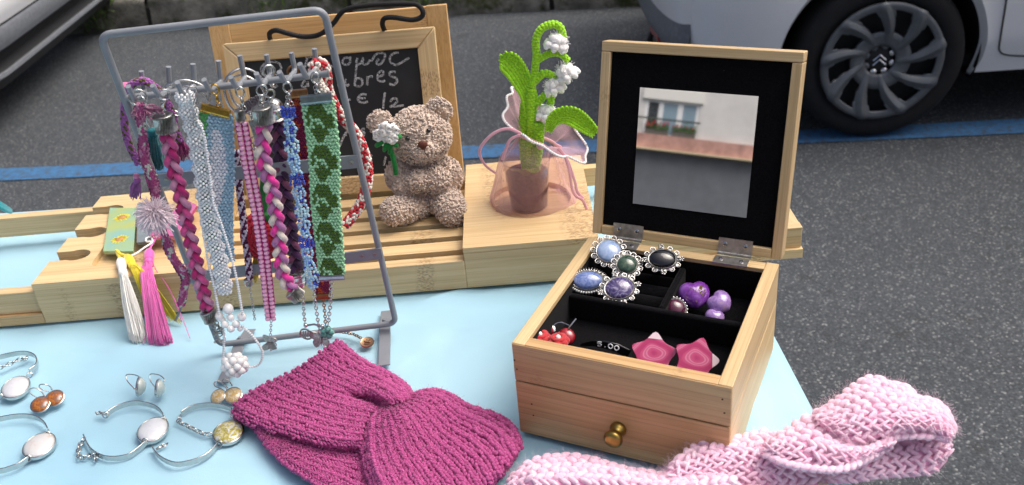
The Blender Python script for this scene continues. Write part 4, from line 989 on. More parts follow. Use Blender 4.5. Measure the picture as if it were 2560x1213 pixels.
for i, (p, (t_, s_, n_)) in enumerate(zip(bp, FB)):
    for sg in (-1, 1):
        q = MWD[b].inverted() @ (p+s_*sg*.0025+n_*.0008)
        if sb is None: mm = MB(); mm.ball(q, .0023, 10, 7, (1, 1, .85)); sb = build(mm, 'bead', PB, b); q0 = q
        else: inst(sb, 'bead', b, Matrix.Translation(q-q0))
def butterfly(c, s, parent, mat, ang=0., nrm=V(0, -1, .15)):
    ex = Matrix.Rotation(ang, 3, nrm.normalized()) @ V(1, 0, 0); n_ = nrm.normalized(); up = n_.cross(ex) if n_.cross(ex).z > 0 else -n_.cross(ex); m = MB()
    for sg in (-1, 1):
        for (pts) in ([(.0, .1), (.35, .75), (.95, .95), (1.0, .55), (.7, .1), (.0, -.02)], [(0, -.02), (.65, .02), (.8, -.3), (.6, -.75), (.35, -.7), (.0, -.2)]):
            P = [c+ex*(sg*x*s)+up*(z_*s)+n_*(.10*s*x) for x, z_ in pts]; k = len(P); q = [p-n_*s*.08 for p in P]
            m.add(P+q, [tuple(range(k)), tuple(range(k, 2*k))[::-1]]+[(i, (i+1) % k, k+(i+1) % k, k+i) for i in range(k)])
            m.tube([Vector(z) for z in spline(P, 3, True)], s*.06, 5, closed=True)
            m.tube([P[0], (P[2]+P[3])/2], s*.04, 4)
    m.tube([c+up*s*.55+n_*s*.1, c+n_*s*.12, c-up*s*.6+n_*s*.08], [s*.06, s*.12, s*.05], 6); return build(m, 'butterfly_charm', mat, parent, world=True)
chain_on([ony(678, 800, y), ony(676, 840, y)], b, .0013); c = ony(676, 858, y); butterfly(c, .0072, b, OLDSILVER, 1.3); chain_on([ony(686, 850, y), ony(690, 868, y), ony(676, 876, y)], b, .0012)
# --- 6 white, pink and mauve braid
S_W = [suede('hot_pink_suede', '#ee3f9f'), suede('cream_suede', '#e6d9cb'), suede('mauve_suede', '#b476a6')]
b, y = capped_braid('braided_bracelet', 'hot pink, cream and mauve suede braid with ribbed silver cap', HKF[5], (655, 226), (662, 307), .0075, .0130, [(661, 306), (659, 340), (657, 390), (668, 430), (683, 485), (691, 545), (699, 600), (702, 650), (710, 693), (730, 722)], S_W, .0042, .0026, .030, (749, 744), V(-.75, 0, .9), y=HKF[5].y-.003)
chain_on([ony(757, 742, y), ony(760, 790, y), ony(764, 815, y)], b, .0016, .0005); m = MB()
m.tube([Vector(q) for q in spline([ony(748, 838, y), ony(755, 824, y), ony(770, 826, y), ony(782, 840, y), ony(770, 848, y), ony(755, 842, y)], 5, True)], .0008, 6, closed=True)
for k in range(5): m.tube([ony(752+6*k, 828, y), ony(752+6*k, 844, y)], .0005, 4)
build(m, 'leaf_charm', OLDSILVER, b, world=True); m = MB(); m.tube([ony(766, 814, y), ony(785, 811, y), ony(806, 817, y)], .0009, 6); m.ball(ony(806, 816, y), .002); m.ball(ony(764, 814, y), .002); build(m, 'toggle_bar', SILVER, b, world=True)
# --- 7 blue seed beads
b = brac('beaded_bracelet', 'blue and aqua seed beads woven into flowers, with silver butterfly', at=HKF[6]); y = HKF[6].y-.003
lobster(ony(716, 206, y), b, 1.); m = MB(); m.ball(ony(718, 263, y), .0024, 12, 8); build(m, 'silver_ball', SILVER, b, world=True); chain_on([ony(717, 240, y), ony(718, 258, y)], b, .0012)
BB = [plain('light_blue_bead', '#9cc8f0', .15, var=.1, coat=.7), plain('aqua_bead', '#bfe6f0', .15, var=.1, coat=.7), plain('cobalt_bead', '#2f4fc0', .15, var=.15, coat=.7)]
mp = smooth_path([(719, 270), (722, 300), (727, 340), (732, 385), (741, 435), (749, 490), (757, 545), (765, 600), (771, 650), (780, 692), (783, 716)], y, .0022); F = frames(mp); mbs = [MB(), MB(), MB()]
for i, (p, (t_, s_, n_)) in enumerate(zip(mp, F)):
    fl = (i % 13) < 4; w_ = .0048 if fl else .0034+.0008*sin(i)
    for j in range(5 if fl else 4):
        x = (j/(4 if fl else 3)-.5)*2; k = (2 if (i//13) % 2 == 0 and fl else (1 if fl else (0 if (i+j) % 3 else 1))) if random.random() > .12 else 2
        mbs[k].ball(p+s_*(w_*x+random.gauss(0, .0003))+n_*(.0013*(1-x*x)+random.uniform(0, .0008))+t_*random.gauss(0, .0004), .00135, 6, 5)
for mb, mt in zip(mbs, BB): tag(build(mb, 'beads', mt, b, world=True, sharp=False), kind='stuff')
chain_on([ony(784, 722, y), ony(790, 770, y), ony(799, 832, y)], b, .0017, .0005); butterfly(ony(803, 850, y), .0085, b, OLDSILVER, -.1)
# --- 8 green paw band
b = brac('macrame_bracelet', 'mint green macrame band patterned with dark green paw prints', at=HKF[7]); y = HKF[7].y-.002
lobster(ony(786, 182, y), b, 1.); chain_on([ony(787, 215, y), ony(788, 234, y)], b, .0014)
clampbar(ony(752, 251, y), ony(829, 243, y), .0068, b, plain('steel_clamp', '#9aa5a5', .3, 1., .15, 200)); clampbar(ony(798, 694, y), ony(861, 691, y), .0048, b, plain('steel_clamp_2', '#a9a3ad', .3, 1., .15, 200))
GRN = [yarn('mint_cotton', '#a8dcae', .12), yarn('dark_green_cotton', '#4a6a1e', .15)]
PAW = ['.............', '...XXXXX.....', '..XXXXXXX....', '..XXXXXXX....', '...XXXXX.XX..', '.X..XXX.XXXX.', '.XX....XXXXX.', '.X..X..XXXXX.', '....XXX.XXXX.', '...XXXXX.XX..', '..XXXXXXX....', '...XXXXXX....', '...XXXXX.....', '....XXX......', '.............']
def pk8(f, g, i, j):
    c_ = min(12, max(0, int(g*13))); return 1 if PAW[int(i*1.25) % 15][c_] == 'X' else 0
band(smooth_path([(794, 256), (800, 300), (809, 370), (812, 440), (813, 500), (820, 580), (826, 640), (829, 686)], y), lambda f: .0255-.0030*f, b, GRN, pk8, 10, .0028)
chain_on([ony(829, 702, y), ony(826, 760, y), ony(820, 812, y)], b, .0019, .0005); m = MB()
for k in range(5): a = 2*PI*k/5; m.ball(ony(818, 831, y)+V(.0035*cos(a), 0, .0035*sin(a)), .0032, 8, 6)
build(m, 'glass_star', plain('aqua_glass', '#79b8ae', .1, var=.1, trans=.5), b, world=True)

# --- back row
yb = HKB[0].y
b = brac('woven_cord_loop', 'purple and olive woven cord looped over the leftmost hooks, with bead ends', 'cord bracelet', HKB[0])
CP = [yarn('violet_cord', '#a565a8'), yarn('olive_cord', '#5d5a26')]
cp = smooth_path([(346, 408), (326, 370), (315, 335), (311, 300), (312, 262), (318, 230), (332, 210), (356, 202), (380, 212), (400, 230), (416, 252), (430, 285), (440, 330), (450, 352)], yb-.006)
cordwoven(cp, .0031, b, CP, lambda i, j: 1 if ((i//2)+j) % 4 == 0 else 0, 7, .0022)
m = MB(); m.ball(ony(341, 441, yb-.006), .0028, 10, 7); build(m, 'bead', plain('pink_pearl', '#c77aa6', .2, coat=.6), b, world=True)
tassel(ony(344, 446, yb-.006), ony(342, 456, yb-.006), ony(322, 490, yb-.008), ony(332, 498, yb-.008), ony(350, 492, yb-.004), CP[0], b, 40, .0005, .003)
tassel(ony(449, 346, yb-.004), ony(450, 356, yb-.004), ony(436, 396, yb-.004), ony(456, 402, yb-.004), ony(474, 388, yb), yarn('berry_thread', '#9c2f74'), b, 60, .0005, .0035)
b = brac('tassel', 'teal tassel hanging behind the pastel strip at the left', 'tassel', HKB[0], None)
tassel(ony(378, 322, yb), ony(382, 338, yb), ony(369, 415, yb), ony(392, 425, yb), ony(413, 414, yb), yarn('teal_thread', '#2f8088'), b, 110, .00045, .0042)
m = MB(); m.tube([ony(362, 290, yb), ony(370, 310, yb), ony(378, 322, yb)], .0006, 5); build(m, 'loop', SILVER, b, world=True)
b = brac('bead_disc', 'glossy pink disc bead on the end of the hook bar', 'bead', HKB[0], None)
m = MB(); m.lathe([(0, -.002), (.0045, -.0018), (.0052, 0), (.0045, .0018), (0, .002)], 20, Matrix.Translation(ony(317, 221, yb-.004)) @ Matrix.Rotation(1.2, 4, 'Y') @ Matrix.Rotation(.5, 4, 'X'), cap=False); build(m, 'bead', plain('pink_enamel', '#ec8fbb', .15, coat=.9), b, world=True)
# key rings
def keyring(label, c, rx, rz_, y, n=2, tilt=.35):
    b = brac('key_ring', label, 'key ring', ony(*c, y), 'silver key rings behind the bracelets')
    for k in range(n):
        m = MB(); p = ony(c[0]+4*k, c[1]+5*k, y+.003*k); q = Matrix.Rotation(tilt*(1 if k == 0 else -.4), 3, 'Z') @ Matrix.Rotation(PI/2+.15*k, 3, 'X')
        m.tube([p+q @ V(rx*(1-.13*k)*cos(2*PI*i/40)*(1+.05*cos(6*PI*i/40)), rz_*(1-.13*k)*sin(2*PI*i/40), 0) for i in range(40)], .0015, 6, closed=True, flat=.6); build(m, 'split_ring', SILVER, b, world=True, sharp=False)
    return b
yk = HKB[3].y
k1 = keyring('flattened silver key ring behind the white beads', (462, 246), .0185, .0150, yk-.004, 2, .2)
lobster(ony(482, 240, yk-.008), k1, .9)
k2 = keyring('two nested silver key rings left of the magenta cap, holding a grey tab', (612, 228), .0165, .0185, yk, 2, .45)
GT = yarn('grey_crochet', '#8a8389')
band([ony(608, 272, yk-.003), ony(630, 258, yk-.003), ony(652, 248, yk-.003)], lambda f: .008, k2, [GT], lambda *a: 0, 5, .0020, name='grey_tab')
chain_on([ony(622, 270, yk), ony(630, 300, yk)], k2, .003, .0007); m = MB(); m.box(-.004, -.0006, -.018, .004, .0006, 0); m.xf(Matrix.Translation(ony(632, 300, yk)) @ Matrix.Rotation(-.1, 4, 'Y')); build(m, 'metal_tag', OLDSILVER, k2, world=True, bevel=.0008); chain_on([ony(634, 345, yk), ony(638, 400, yk)], k2, .003, .0007)
# dark braid with bell caps
S_D = [suede('aubergine_suede', '#35203d'), suede('dark_violet_suede', '#4d2a55'), suede('dusk_pink_suede', '#7a4663')]
b = brac('braided_bracelet', 'dark purple suede braid hanging from a shiny silver bell cap', at=HKB[5]); y = HKB[5].y-.006
jump(ony(672, 178, y), b, .0045, .0012); c = ony(690, 298, y); m = MB()
m.lathe([(.0082, 0), (.0086, .0008), (.0076, .0018), (.0076, .0085), (.0082, .0092), (.0074, .0102), (.0078, .0110), (.0062, .0150), (.0030, .0172), (0, .0178)], 28, Matrix.Translation(c), cap=False); build(m, 'bell_cap', SILVER, b, world=True)
jump(c+V(0, 0, .0215), b, .0034, .0010); jump(ony(680, 205, y), b, .0030, .0008, tw=1.2)
braid(smooth_path([(694, 300), (698, 340), (702, 397), (710, 470), (718, 510), (729, 584), (738, 650), (744, 676)], y), S_D, .0044, .0028, .029, b)
c = ony(748, 706, y); m = MB(); m.lathe([(.0060, -.003), (.0072, .0), (.0078, .002), (.0072, .003), (.0078, .0045), (.0074, .008), (.0080, .0088), (.0080, .0105)], 28, Matrix.Translation(c), cap=False); build(m, 'bell_cap', SILVER, b, world=True)
# magenta and orange band
b = brac('macrame_bracelet', 'magenta and orange macrame band mostly behind the green one', at=HKB[6]); y = HKB[6].y
GB = plain('bronze_clamp', '#a87a50', .3, 1., .15, 200)
jump(ony(732, 178, y), b, .0042, .0010, GB); clampbar(ony(722, 236, y), ony(769, 232, y), .0066, b, GB); clampbar(ony(790, 741, y), ony(826, 738, y), .0058, b, GB)
MO = [yarn('berry_cotton', '#86204f'), yarn('orange_cotton', '#c4512a')]
band(smooth_path([(746, 242), (757, 320), (763, 400), (768, 480), (778, 560), (792, 640), (808, 730)], y), lambda f: .018-.003*f, b, MO, lambda f, g, i, j: 1 if mnoise.noise(V(i*.22, j*.35, 0)) > .22 else 0, 10, .0022)
chain_on([ony(808, 746, y), ony(812, 780, y), ony(814, 815, y)], b, .0017, .0005, GB)
# red and white cord
b = brac('woven_cord_loop', 'red and white woven cord looped over the right end of the stand', 'cord bracelet', HKB[7]); y = HKB[7].y
CRW = [yarn('red_cotton', '#c23039', .12), yarn('cream_cotton', '#e6dcd2', .08)]
rp = [(784, 186), (786, 168), (797, 157), (810, 166), (816, 192), (817, 216), (828, 248), (846, 282), (868, 308), (890, 335), (906, 370), (917, 408), (919, 448), (909, 492), (890, 528), (864, 562)]
cordwoven(smooth_path(rp, y+.004, dy=[-.008, -.008, -.006, -.002, 0, .004, .006, .01, .014, .018, .02, .02, .018, .014, .01, .004]), .0047, b, CRW, lambda i, j: 0 if ((i//2+j) % 4) < 2 else 1, 9, .0030)
cordwoven(smooth_path([(780, 160), (788, 170), (792, 190), (800, 212), (812, 228)], y-.004), .0036, b, CRW, lambda i, j: 1, 7, .0030)
# white and plum spiral
b = brac('woven_cord_loop', 'thin white and plum spiral cord ending in a silver chain', 'cord bracelet', HKB[4]); y = HKB[4].y
CSP = [yarn('plum_cotton', '#56224a'), yarn('lilac_cotton', '#d9d3e4', .08)]
cordwoven(smooth_path([(590, 380), (596, 440), (602, 500), (608, 550), (614, 600), (620, 650), (624, 694)], y), .0031, b, CSP, lambda i, j: 1 if ((i+j*2) % 6) < 3 else 0, 7, .0023)
endcap(ony(623, 712, y), V(-.05, 0, 1), .0034, .006, b, SILVER); chain_on([ony(624, 712, y), ony(631, 760, y), ony(637, 800, y)], b, .0013)
# strawberry
b = brac('crochet_strawberry', 'red crocheted strawberry with green leaves behind the pink beads', 'charm', HKB[5], None); y = HKB[4].y+.012
c = ony(656, 590, y); SR = yarn('strawberry_red', '#b31f33'); SG = yarn('leaf_wool', '#2e7a3c'); m = MB(); m.ball(c, .021, 18, 14, (.86, .75, 1.05)); build(m, 'berry', SR, b, world=True); m = MB()
for i in range(15):
    z_ = -.9+1.8*i/14; rr = math.sqrt(1-z_*z_)
    for j in range(max(3, int(20*rr))):
        a = 2*PI*(j+.5*(i % 2))/max(3, int(20*rr)); d = V(rr*cos(a)*.86, rr*sin(a)*.75, z_*1.05); n_ = d.normalized(); t_ = n_.orthogonal().normalized(); stitches(m, c+d*.021, t_, n_.cross(t_), n_, .0028, .0026, .0012)
tag(build(m, 'crochet_stitches', SR, b, world=True, sharp=False), kind='stuff')
for k in range(6):
    a = 2*PI*k/6; tp = ony(660, 525, y); m = MB(); m.tube([tp, tp+V(cos(a)*.008, sin(a)*.006, -.003), tp+V(cos(a)*.012, sin(a)*.009, -.014)], [.004, .0045, .0015], 8, flat=.5); build(m, 'leaf', SG, b, world=True)
m = MB(); m.tube([ony(660, 525, y), ony(658, 490, y), ony(656, 455, y), ony(655, 400, y-.01)], [.005, .004, .002, .0008], 8); build(m, 'stem', SG, b, world=True)
tassel(ony(640, 630, y), ony(640, 640, y), ony(630, 695, y), ony(640, 706, y), ony(648, 695, y), yarn('mustard_thread', '#c9b23a'), b, 40, .0005, .003)
# medallion lying on the cloth
md = thing('medallion', 'small gold medallion on a short chain beside the stand foot', 'charm', onz(918, 856, .003))
c = onz(918, 856, .0035); q = Matrix.Translation(c) @ Matrix.Rotation(.25, 4, 'X'); PG = plain('rose_gold', '#c9a17c', .25, 1., .1, 300)
m = MB(); m.lathe([(0, -.0008), (.0062, -.0008), (.0068, 0), (.0062, .0009), (.0052, .0006), (0, .0006)], 28, q, cap=False); build(m, 'disc', PG, md, world=True)
m = MB(); m.ring(q @ V(-.001, .0015, .0008), .0018, .0005, None, 12, 5); m.ring(q @ V(.0016, .0010, .0008), .0018, .0005, None, 12, 5); m.tube([q @ V(-.003, -.0022, .0008), q @ V(.0, -.003, .0008), q @ V(.003, -.002, .0008)], .0005, 5); build(m, 'relief', PG, md, world=True)
chain_on([onz(903, 846, .003), onz(885, 836, .002), onz(860, 831, .002), onz(838, 829, .003)], md, .0019, .0005, PG); m = MB()
for k in range(3): m.ring(onz(832+4*k, 826, .004), .0022, .0006, Matrix.Rotation(k, 3, 'X'), 10, 5)
tag(build(m, 'links', PG, md, world=True), kind='stuff')

# ================================================================ resin bookmarks with tassels on the left block
zt_ = TH+.0004
def slab(corn, th, name, mat, parent, z=zt_, lift=None):
    P = [onz(u, v_, z+th) for u, v_ in corn]; m = MB(); k = len(P); lo = [p-V(0, 0, th) for p in P]
    m.add(lo+P, [tuple(range(k)), tuple(range(k, 2*k))[::-1]]+[(i, (i+1) % k, k+(i+1) % k, k+i)[::-1] for i in range(k)]); bm_ = build(m, name, mat, parent, world=True, bevel=.0006, smooth=False); return bm_
bk = thing('resin_bookmark', 'yellow-green resin bookmark with two sunflowers, white and yellow tassels', 'bookmark', onz(298, 580, TH))
t = NT('sunflower_resin'); v = t.co('Object'); n1 = t.noise(v, 22, 3); c = t.ramp(n1, [(.35, '#cfd46a'), (.5, '#b5d39a'), (.65, '#9ccfc4')]); t.col(c); t.set(Roughness=.12); t.p.inputs['Coat Weight'].default_value = .7; t.p.inputs['Transmission Weight'].default_value = .25
slab([(274, 519), (341, 519), (333, 628), (257, 628)], .0042, 'resin_slab', t.m, bk)
for (u, v_) in ((305, 543), (299, 598)):
    c = onz(u, v_, zt_+.0044); m = MB()
    for k in range(18):
        a = 2*PI*k/18+random.gauss(0, .06); L = .0105*random.uniform(.8, 1.05); d = V(cos(a), sin(a), 0); s_ = V(-sin(a), cos(a), 0)
        m.add([c+d*.003-s_*.0008, c+d*.003+s_*.0008, c+d*L*.6+s_*.0015, c+d*L, c+d*L*.6-s_*.0015], [(0, 1, 2, 3, 4)])
    fl = build(m, 'petals', plain('sunflower_petal', '#dfd23e', .4, var=.15, vs=300), bk, world=True, smooth=False); tag(fl, kind='stuff')
    m = MB(); m.lathe([(.0046, 0), (.0040, .0004), (0, .0006)], 18, Matrix.Translation(c), cap=False); build(m, 'flower_centre', plain('seed_brown', '#b98a55', .7, var=.25, vs=900), fl, world=True)
EDY = TM @ V(0, 0, TH)
def front_y(u): 
    q = onz(u, 700, TH); return (TM @ V((TIM @ q).x, 0, 0)).y
def over(uvs, fy_off=-.003):
    """pixels above the tray's front edge lie on its top, those below hang before its face"""
    out = []
    for u, v_ in uvs:
        p = onz(u, v_, zt_+.003); l = TIM @ p
        if l.y < .002: p = ony(u, v_, front_y(u)+fy_off)
        if p.z < .003: p = onz(u, v_, .0025)
        out.append(p)
    return out
YL, WT, PT = plain('yellow_silk', '#e3d024', .45, var=.1, sheen=.4), plain('white_silk', '#f6f5ef', .45, var=.06, sheen=.4), plain('pink_silk', '#e060b4', .45, var=.1, sheen=.4)
def silk_tassel(parent, col, head0, head1, tips, hr, n, off, mid_v=705):
    a, b_ = over([head0, head1], off); T_ = over(tips, off)
    def hang(st_, en, mid): 
        ls, le = TIM @ st_, TIM @ en
        if ls.y < .002: return mid
        f = min(.9, max(.1, ls.y/max(1e-4, ls.y-le.y))); x = ls.x+(le.x-ls.x)*f
        return TM @ V(x+random.gauss(0, .0006), -.0015+le.y*.06, TH+.0012+random.uniform(0, .002))
    tassel(a, b_, T_[0], T_[1], T_[2], col, parent, n, .00038, hr, hang=hang)
def cord(parent, uvs, col, r=.0009, z=.0035, name='cord'):
    m = MB(); P = [Vector(q) for q in spline([onz(u, v_, zt_+z) for u, v_ in uvs], 5)]; m.tube(P, r, 6); return build(m, name, col, parent, world=True)
cord(bk, [(293, 628), (300, 636), (312, 640), (320, 645)], YL, .0022, .004); cord(bk, [(290, 626), (296, 640), (303, 650)], YL, .0016)
silk_tassel(bk, YL, (318, 642), (334, 668), [(375, 800), (400, 790), (452, 805)], .0050, 110, -.004)
silk_tassel(bk, WT, (301, 650), (308, 684), [(322, 850), (345, 856), (372, 846)], .0048, 150, -.006)
bk2 = thing('resin_bookmark', 'grey clear resin bookmark on white cord, beside the sunflower one', 'bookmark', onz(360, 570, TH))
slab([(343, 508), (398, 506), (386, 604), (341, 606)], .0040, 'resin_slab', plain('smoky_resin', '#8e9a9c', .12, var=.35, vs=40, coat=.7, trans=.3), bk2)
cord(bk2, [(378, 604), (366, 604), (366, 596), (378, 594), (380, 606), (360, 620), (340, 634), (322, 642), (310, 648)], WT, .0010, .0055)
bk3 = thing('resin_bookmark', 'pink resin bookmark with a long pink silk tassel over the tray edge', 'bookmark', onz(430, 560, TH))
slab([(373, 588), (440, 590), (492, 512), (462, 498), (420, 540)], .0050, 'resin_slab', plain('pink_resin', '#d8609c', .12, var=.25, vs=50, coat=.7, trans=.3), bk3, z=zt_+.0045)
cord(bk3, [(396, 588), (388, 598), (380, 612), (373, 626)], PT, .0011, .0045)
silk_tassel(bk3, PT, (373, 628), (372, 660), [(372, 858), (402, 862), (434, 856)], .0054, 190, -.009)
m = MB()
for (a_, b_) in (((384, 664), (475, 846)), ((388, 672), (455, 806)), ((380, 670), (358, 860))):
    P = over([a_, ((a_[0]+b_[0])/2+6, (a_[1]+b_[1])/2-8), b_], -.009); m.tube([Vector(q) for q in spline(P, 5)], .0004, 4)
tag(build(m, 'loose_threads', PT, bk3, world=True), kind='stuff')
pm_ = thing('pompom', 'shaggy pale pink pompom hanging in front of the pastel strip', 'pompom', ony(388, 534, HKF[0].y-.012))
c = ony(388, 534, HKF[0].y-.010); m = MB()
for k in range(520):
    d = V(random.gauss(0, 1), random.gauss(0, 1)-.4, random.gauss(0, 1)).normalized(); L = random.uniform(.010, .0185); e = c+d*L+V(0, 0, -L*.15); m.tube([c+d*.002, c+d*L*.55+V(random.gauss(0, .0008), 0, random.gauss(0, .0008)), e], [.0005, .00045, .0003], 3, caps=False)
m.ball(c, .0045, 10, 6); tag(build(m, 'tufts', plain('pale_pink_wool', '#fbe6ed', .8, var=.12, sheen=.5), pm_, world=True, sharp=False), kind='stuff')
# ================================================================ teddy bear on the slats
SLZ = RH-.001
foot = onz(1000, 556, SLZ); foot2 = onz(1130, 562, SLZ); fy = (foot.y+foot2.y)/2
BYc = fy+.042                                          # the trunk sits behind the feet
bear = thing('teddy_bear', 'small curly beige teddy bear sitting on the slats, hugging a white flower', 'teddy bear', V((foot.x+foot2.x)/2, BYc, SLZ))
px = (V((foot.x+foot2.x)/2, BYc, .1)-CAM).dot(CF)/FPX
def bp(u, v_, dy): return ony(u, v_, BYc+dy)
E3 = []                                                # ellipsoids: centre, radii
def el(u, v_, dy, rx, ry, rz_): E3.append((bp(u, v_, dy), V(rx*px, ry*px, rz_*px)))
el(1050, 340, -.002, 74, 66, 70)                         # head
el(1060, 372, -.026, 36, 30, 26)                         # muzzle
el(1097, 278, .002, 29, 15, 31); el(952, 308, .002, 29, 15, 30)      # ears
el(1070, 462, .004, 74, 64, 74); el(1068, 425, .002, 58, 52, 50)    # trunk
el(1003, 440, -.010, 36, 34, 42); el(1018, 462, -.022, 34, 28, 30); el(1045, 452, -.030, 27, 24, 24)   # its right arm across the chest
el(1118, 440, -.006, 34, 32, 46); el(1092, 452, -.026, 32, 26, 30)
el(1040, 512, -.020, 40, 40, 32); el(1010, 522, -.034, 36, 40, 33); el(986, 528, -.044, 31, 34, 31)     # legs
el(1112, 508, -.020, 40, 42, 36); el(1126, 526, -.038, 36, 38, 36); el(1132, 535, -.048, 31, 30, 32)
lowz = min(c.z-r.z for c, r in E3); 
E3 = [(V(c.x, c.y, max(c.z, SLZ+r.z*.93)), r) for c, r in E3]
m = MB()
for c, r in E3: m.ball(c, 1., 20, 14, tuple(r))
t = NT('curly_beige_plush'); v = t.co('Object'); n1 = t.noise(v, 260, 3, .6); t.col(t.ramp(n1, [(.28, '#b9a595'), (.5, '#d3c0af'), (.75, '#e4d5c7')])); t.set(Roughness=.95); t.p.inputs['Sheen Weight'].default_value = .8; t.p.inputs['Specular IOR Level'].default_value = .15; t.bump(t.noise(v, 420, 3), .5, .0015); PLU = t.m
bo = build(m, 'body', PLU, bear, world=True, sharp=False)
rm = bo.modifiers.new('remesh', 'REMESH'); rm.mode = 'VOXEL'; rm.voxel_size = .0028; rm.use_smooth_shade = True
sm = bo.modifiers.new('smooth', 'SMOOTH'); sm.iterations = 3
def inside(p, skip):
    for k, (c, r) in enumerate(E3):
        if k == skip: continue
        d = p-c
        if (d.x/r.x)**2+(d.y/r.y)**2+(d.z/r.z)**2 < .90: return True
    return False
m = MB()
tot = sum(r.x*r.z+r.x*r.y+r.y*r.z for _, r in E3)
for k, (c, r) in enumerate(E3):
    for i in range(int(13000*(r.x*r.z+r.x*r.y+r.y*r.z)/tot)):
        d = V(random.gauss(0, 1), random.gauss(0, 1), random.gauss(0, 1)).normalized(); p = c+V(d.x*r.x, d.y*r.y, d.z*r.z)
        if p.y > c.y+.02 or inside(p, k) or p.z < SLZ+.001: continue
        n_ = V(d.x/r.x, d.y/r.y, d.z/r.z).normalized(); s_ = Matrix.Rotation(random.random()*6.28, 3, n_) @ n_.orthogonal().normalized(); L = random.uniform(.0016, .0030)
        if k == 1: L *= .6
        if (p-bp(1019, 348, -.03)).length < .006 or (p-bp(1071, 328, -.03)).length < .006: L *= .4
        # a little curl
        m.tube([p-n_*.001, p+n_*L*.6+s_*L*.3, p+n_*L*.95-s_*L*.05, p+n_*L*.85-s_*L*.45], [.0011, .0011, .0010, .0005], 4, caps=False)
tag(build(m, 'fur', PLU, bear, world=True, sharp=False), kind='stuff')
def on_head(u, v_, k=0, out=0.):                         # where the pixel's ray meets ellipsoid k
    c, r = E3[k]; d = ray(u, v_).normalized(); o = CAM-c; A = sum((d[i]/r[i])**2 for i in range(3)); B = sum(o[i]*d[i]/r[i]**2 for i in range(3)); C = sum((o[i]/r[i])**2 for i in range(3))-1
    q = B*B-A*C; t_ = (-B-math.sqrt(max(q, 0)))/A; return CAM+d*(t_-out)
EYE = plain('black_bead_eye', '#0a0807', .08, coat=.8)
for (u, v_) in ((1019, 347), (1071, 327)):
    m = MB(); m.ball(on_head(u, v_, 0, .0015), .0026, 12, 8); build(m, 'eye', EYE, bear, world=True, sharp=False)
NB = plain('brown_nose_felt', '#5c2f22', .6, var=.25, vs=500, bump=.5, bs=900)
c = on_head(1057, 362, 1, .002); m = MB(); m.ball(c, .0054, 14, 10, (1.0, .6, .85)); m.ball(c+V(0, 0, -.003), .0036, 12, 8, (.8, .6, .8)); build(m, 'nose', NB, bear, world=True, sharp=False)
m = MB(); m.tube([on_head(u, v_, 1, .003) for u, v_ in ((1061, 372), (1063, 382), (1066, 387), (1072, 385))], .0007, 6); build(m, 'mouth', plain('dark_stitch', '#4a3128', .8), bear, world=True)
c = on_head(1102, 284, 2, .0005); m = MB(); m.ball(c, .0085, 12, 8, (.8, .25, .9)); build(m, 'inner_ear', plain('ear_felt', '#a48c78', .95, var=.2, vs=300, sheen=.4), bear, world=True, sharp=False)
# crocheted flower in its paw
fl = thing('crochet_flower', 'white crocheted rose with green leaves held against the bear\'s ear', 'flower', bp(964, 333, -.03))
WW = yarn('white_crochet_cotton', '#f8f7f2', .06); LG = yarn('emerald_cotton', '#167a35'); YFL = BYc-.030
for (u, v_, r_) in ((948, 336, 16), (963, 320, 17), (981, 324, 17), (980, 343, 15), (960, 345, 17), (967, 333, 15)):
    m = MB(); c = ony(u, v_, YFL+random.uniform(-.004, .002)); R_ = r_*px
    for a_ in range(5): 
        a = a_*1.256; m.tube([c+V(cos(a)*R_*.25, -.001, sin(a)*R_*.25), c+V(cos(a)*R_*.9, -.003, sin(a)*R_*.9), c+V(cos(a+.7)*R_*.8, -.004, sin(a+.7)*R_*.8), c+V(cos(a+.9)*R_*.2, -.003, sin(a+.9)*R_*.2)], R_*.33, 6)
    m.ball(c, R_*.7, 10, 7); build(m, 'petal', WW, fl, world=True, sharp=False)
for pts in ([(958, 352), (944, 362), (938, 366)], [(966, 356), (962, 372), (958, 378)], [(984, 348), (998, 342), (1004, 344)], [(976, 356), (990, 362), (994, 368)], [(972, 356), (976, 376), (970, 384)]):
    m = MB(); m.tube([Vector(q) for q in spline([ony(u, v_, YFL-.001) for u, v_ in pts], 4)], [.0042, .0050, .0050, .0048, .0044, .0040, .0035, .0028, .0018], 8, flat=.6); build(m, 'leaf', LG, fl, world=True, sharp=False)
m = MB(); m.tube([Vector(q) for q in spline([ony(u, v_, YFL-.001) for u, v_ in ((968, 360), (978, 380), (984, 400), (988, 420), (990, 436))], 4)], .0028, 8); build(m, 'stem', LG, fl, world=True, sharp=False)

# ================================================================ lily of the valley in its pot
PTZ = TH-.0055
pc = onz(1327, 532, PTZ); pc = V(pc.x, pc.y+.018, PTZ); PY = pc.y; ps = (pc+V(0, 0, .04)-CAM).dot(CF)/FPX
lily = thing('crochet_plant', 'bright green crocheted lily of the valley standing in a brown pot', 'plant', pc)
def lp_(u, v_, d=0.): return ony(u, v_, PY+d)
ax = pc.x; rb, rt = 47*ps, 56*ps; zt2 = lp_(1327, 424).z; 
t = NT('brown_felt_soil'); v = t.co('Object'); n1 = t.noise(v, 300, 4, .7); t.col(t.ramp(n1, [(.3, '#4a352e'), (.7, '#6e5247')])); t.set(Roughness=.9); t.bump(t.noise(v, 250, 3), .6, .002)
m = MB(); m.lathe([(0, .0008), (rb*.94, .001), (rb*.97, .003), (rt*.95, zt2-PTZ-.002), (rt*.6, zt2-PTZ), (0, zt2-PTZ+.001)], 36, Matrix.Translation(V(ax, PY, PTZ)), cap=False); build(m, 'soil', t.m, lily, world=True, sharp=False)
m = MB(); ztc = lp_(1327, 398).z-PTZ
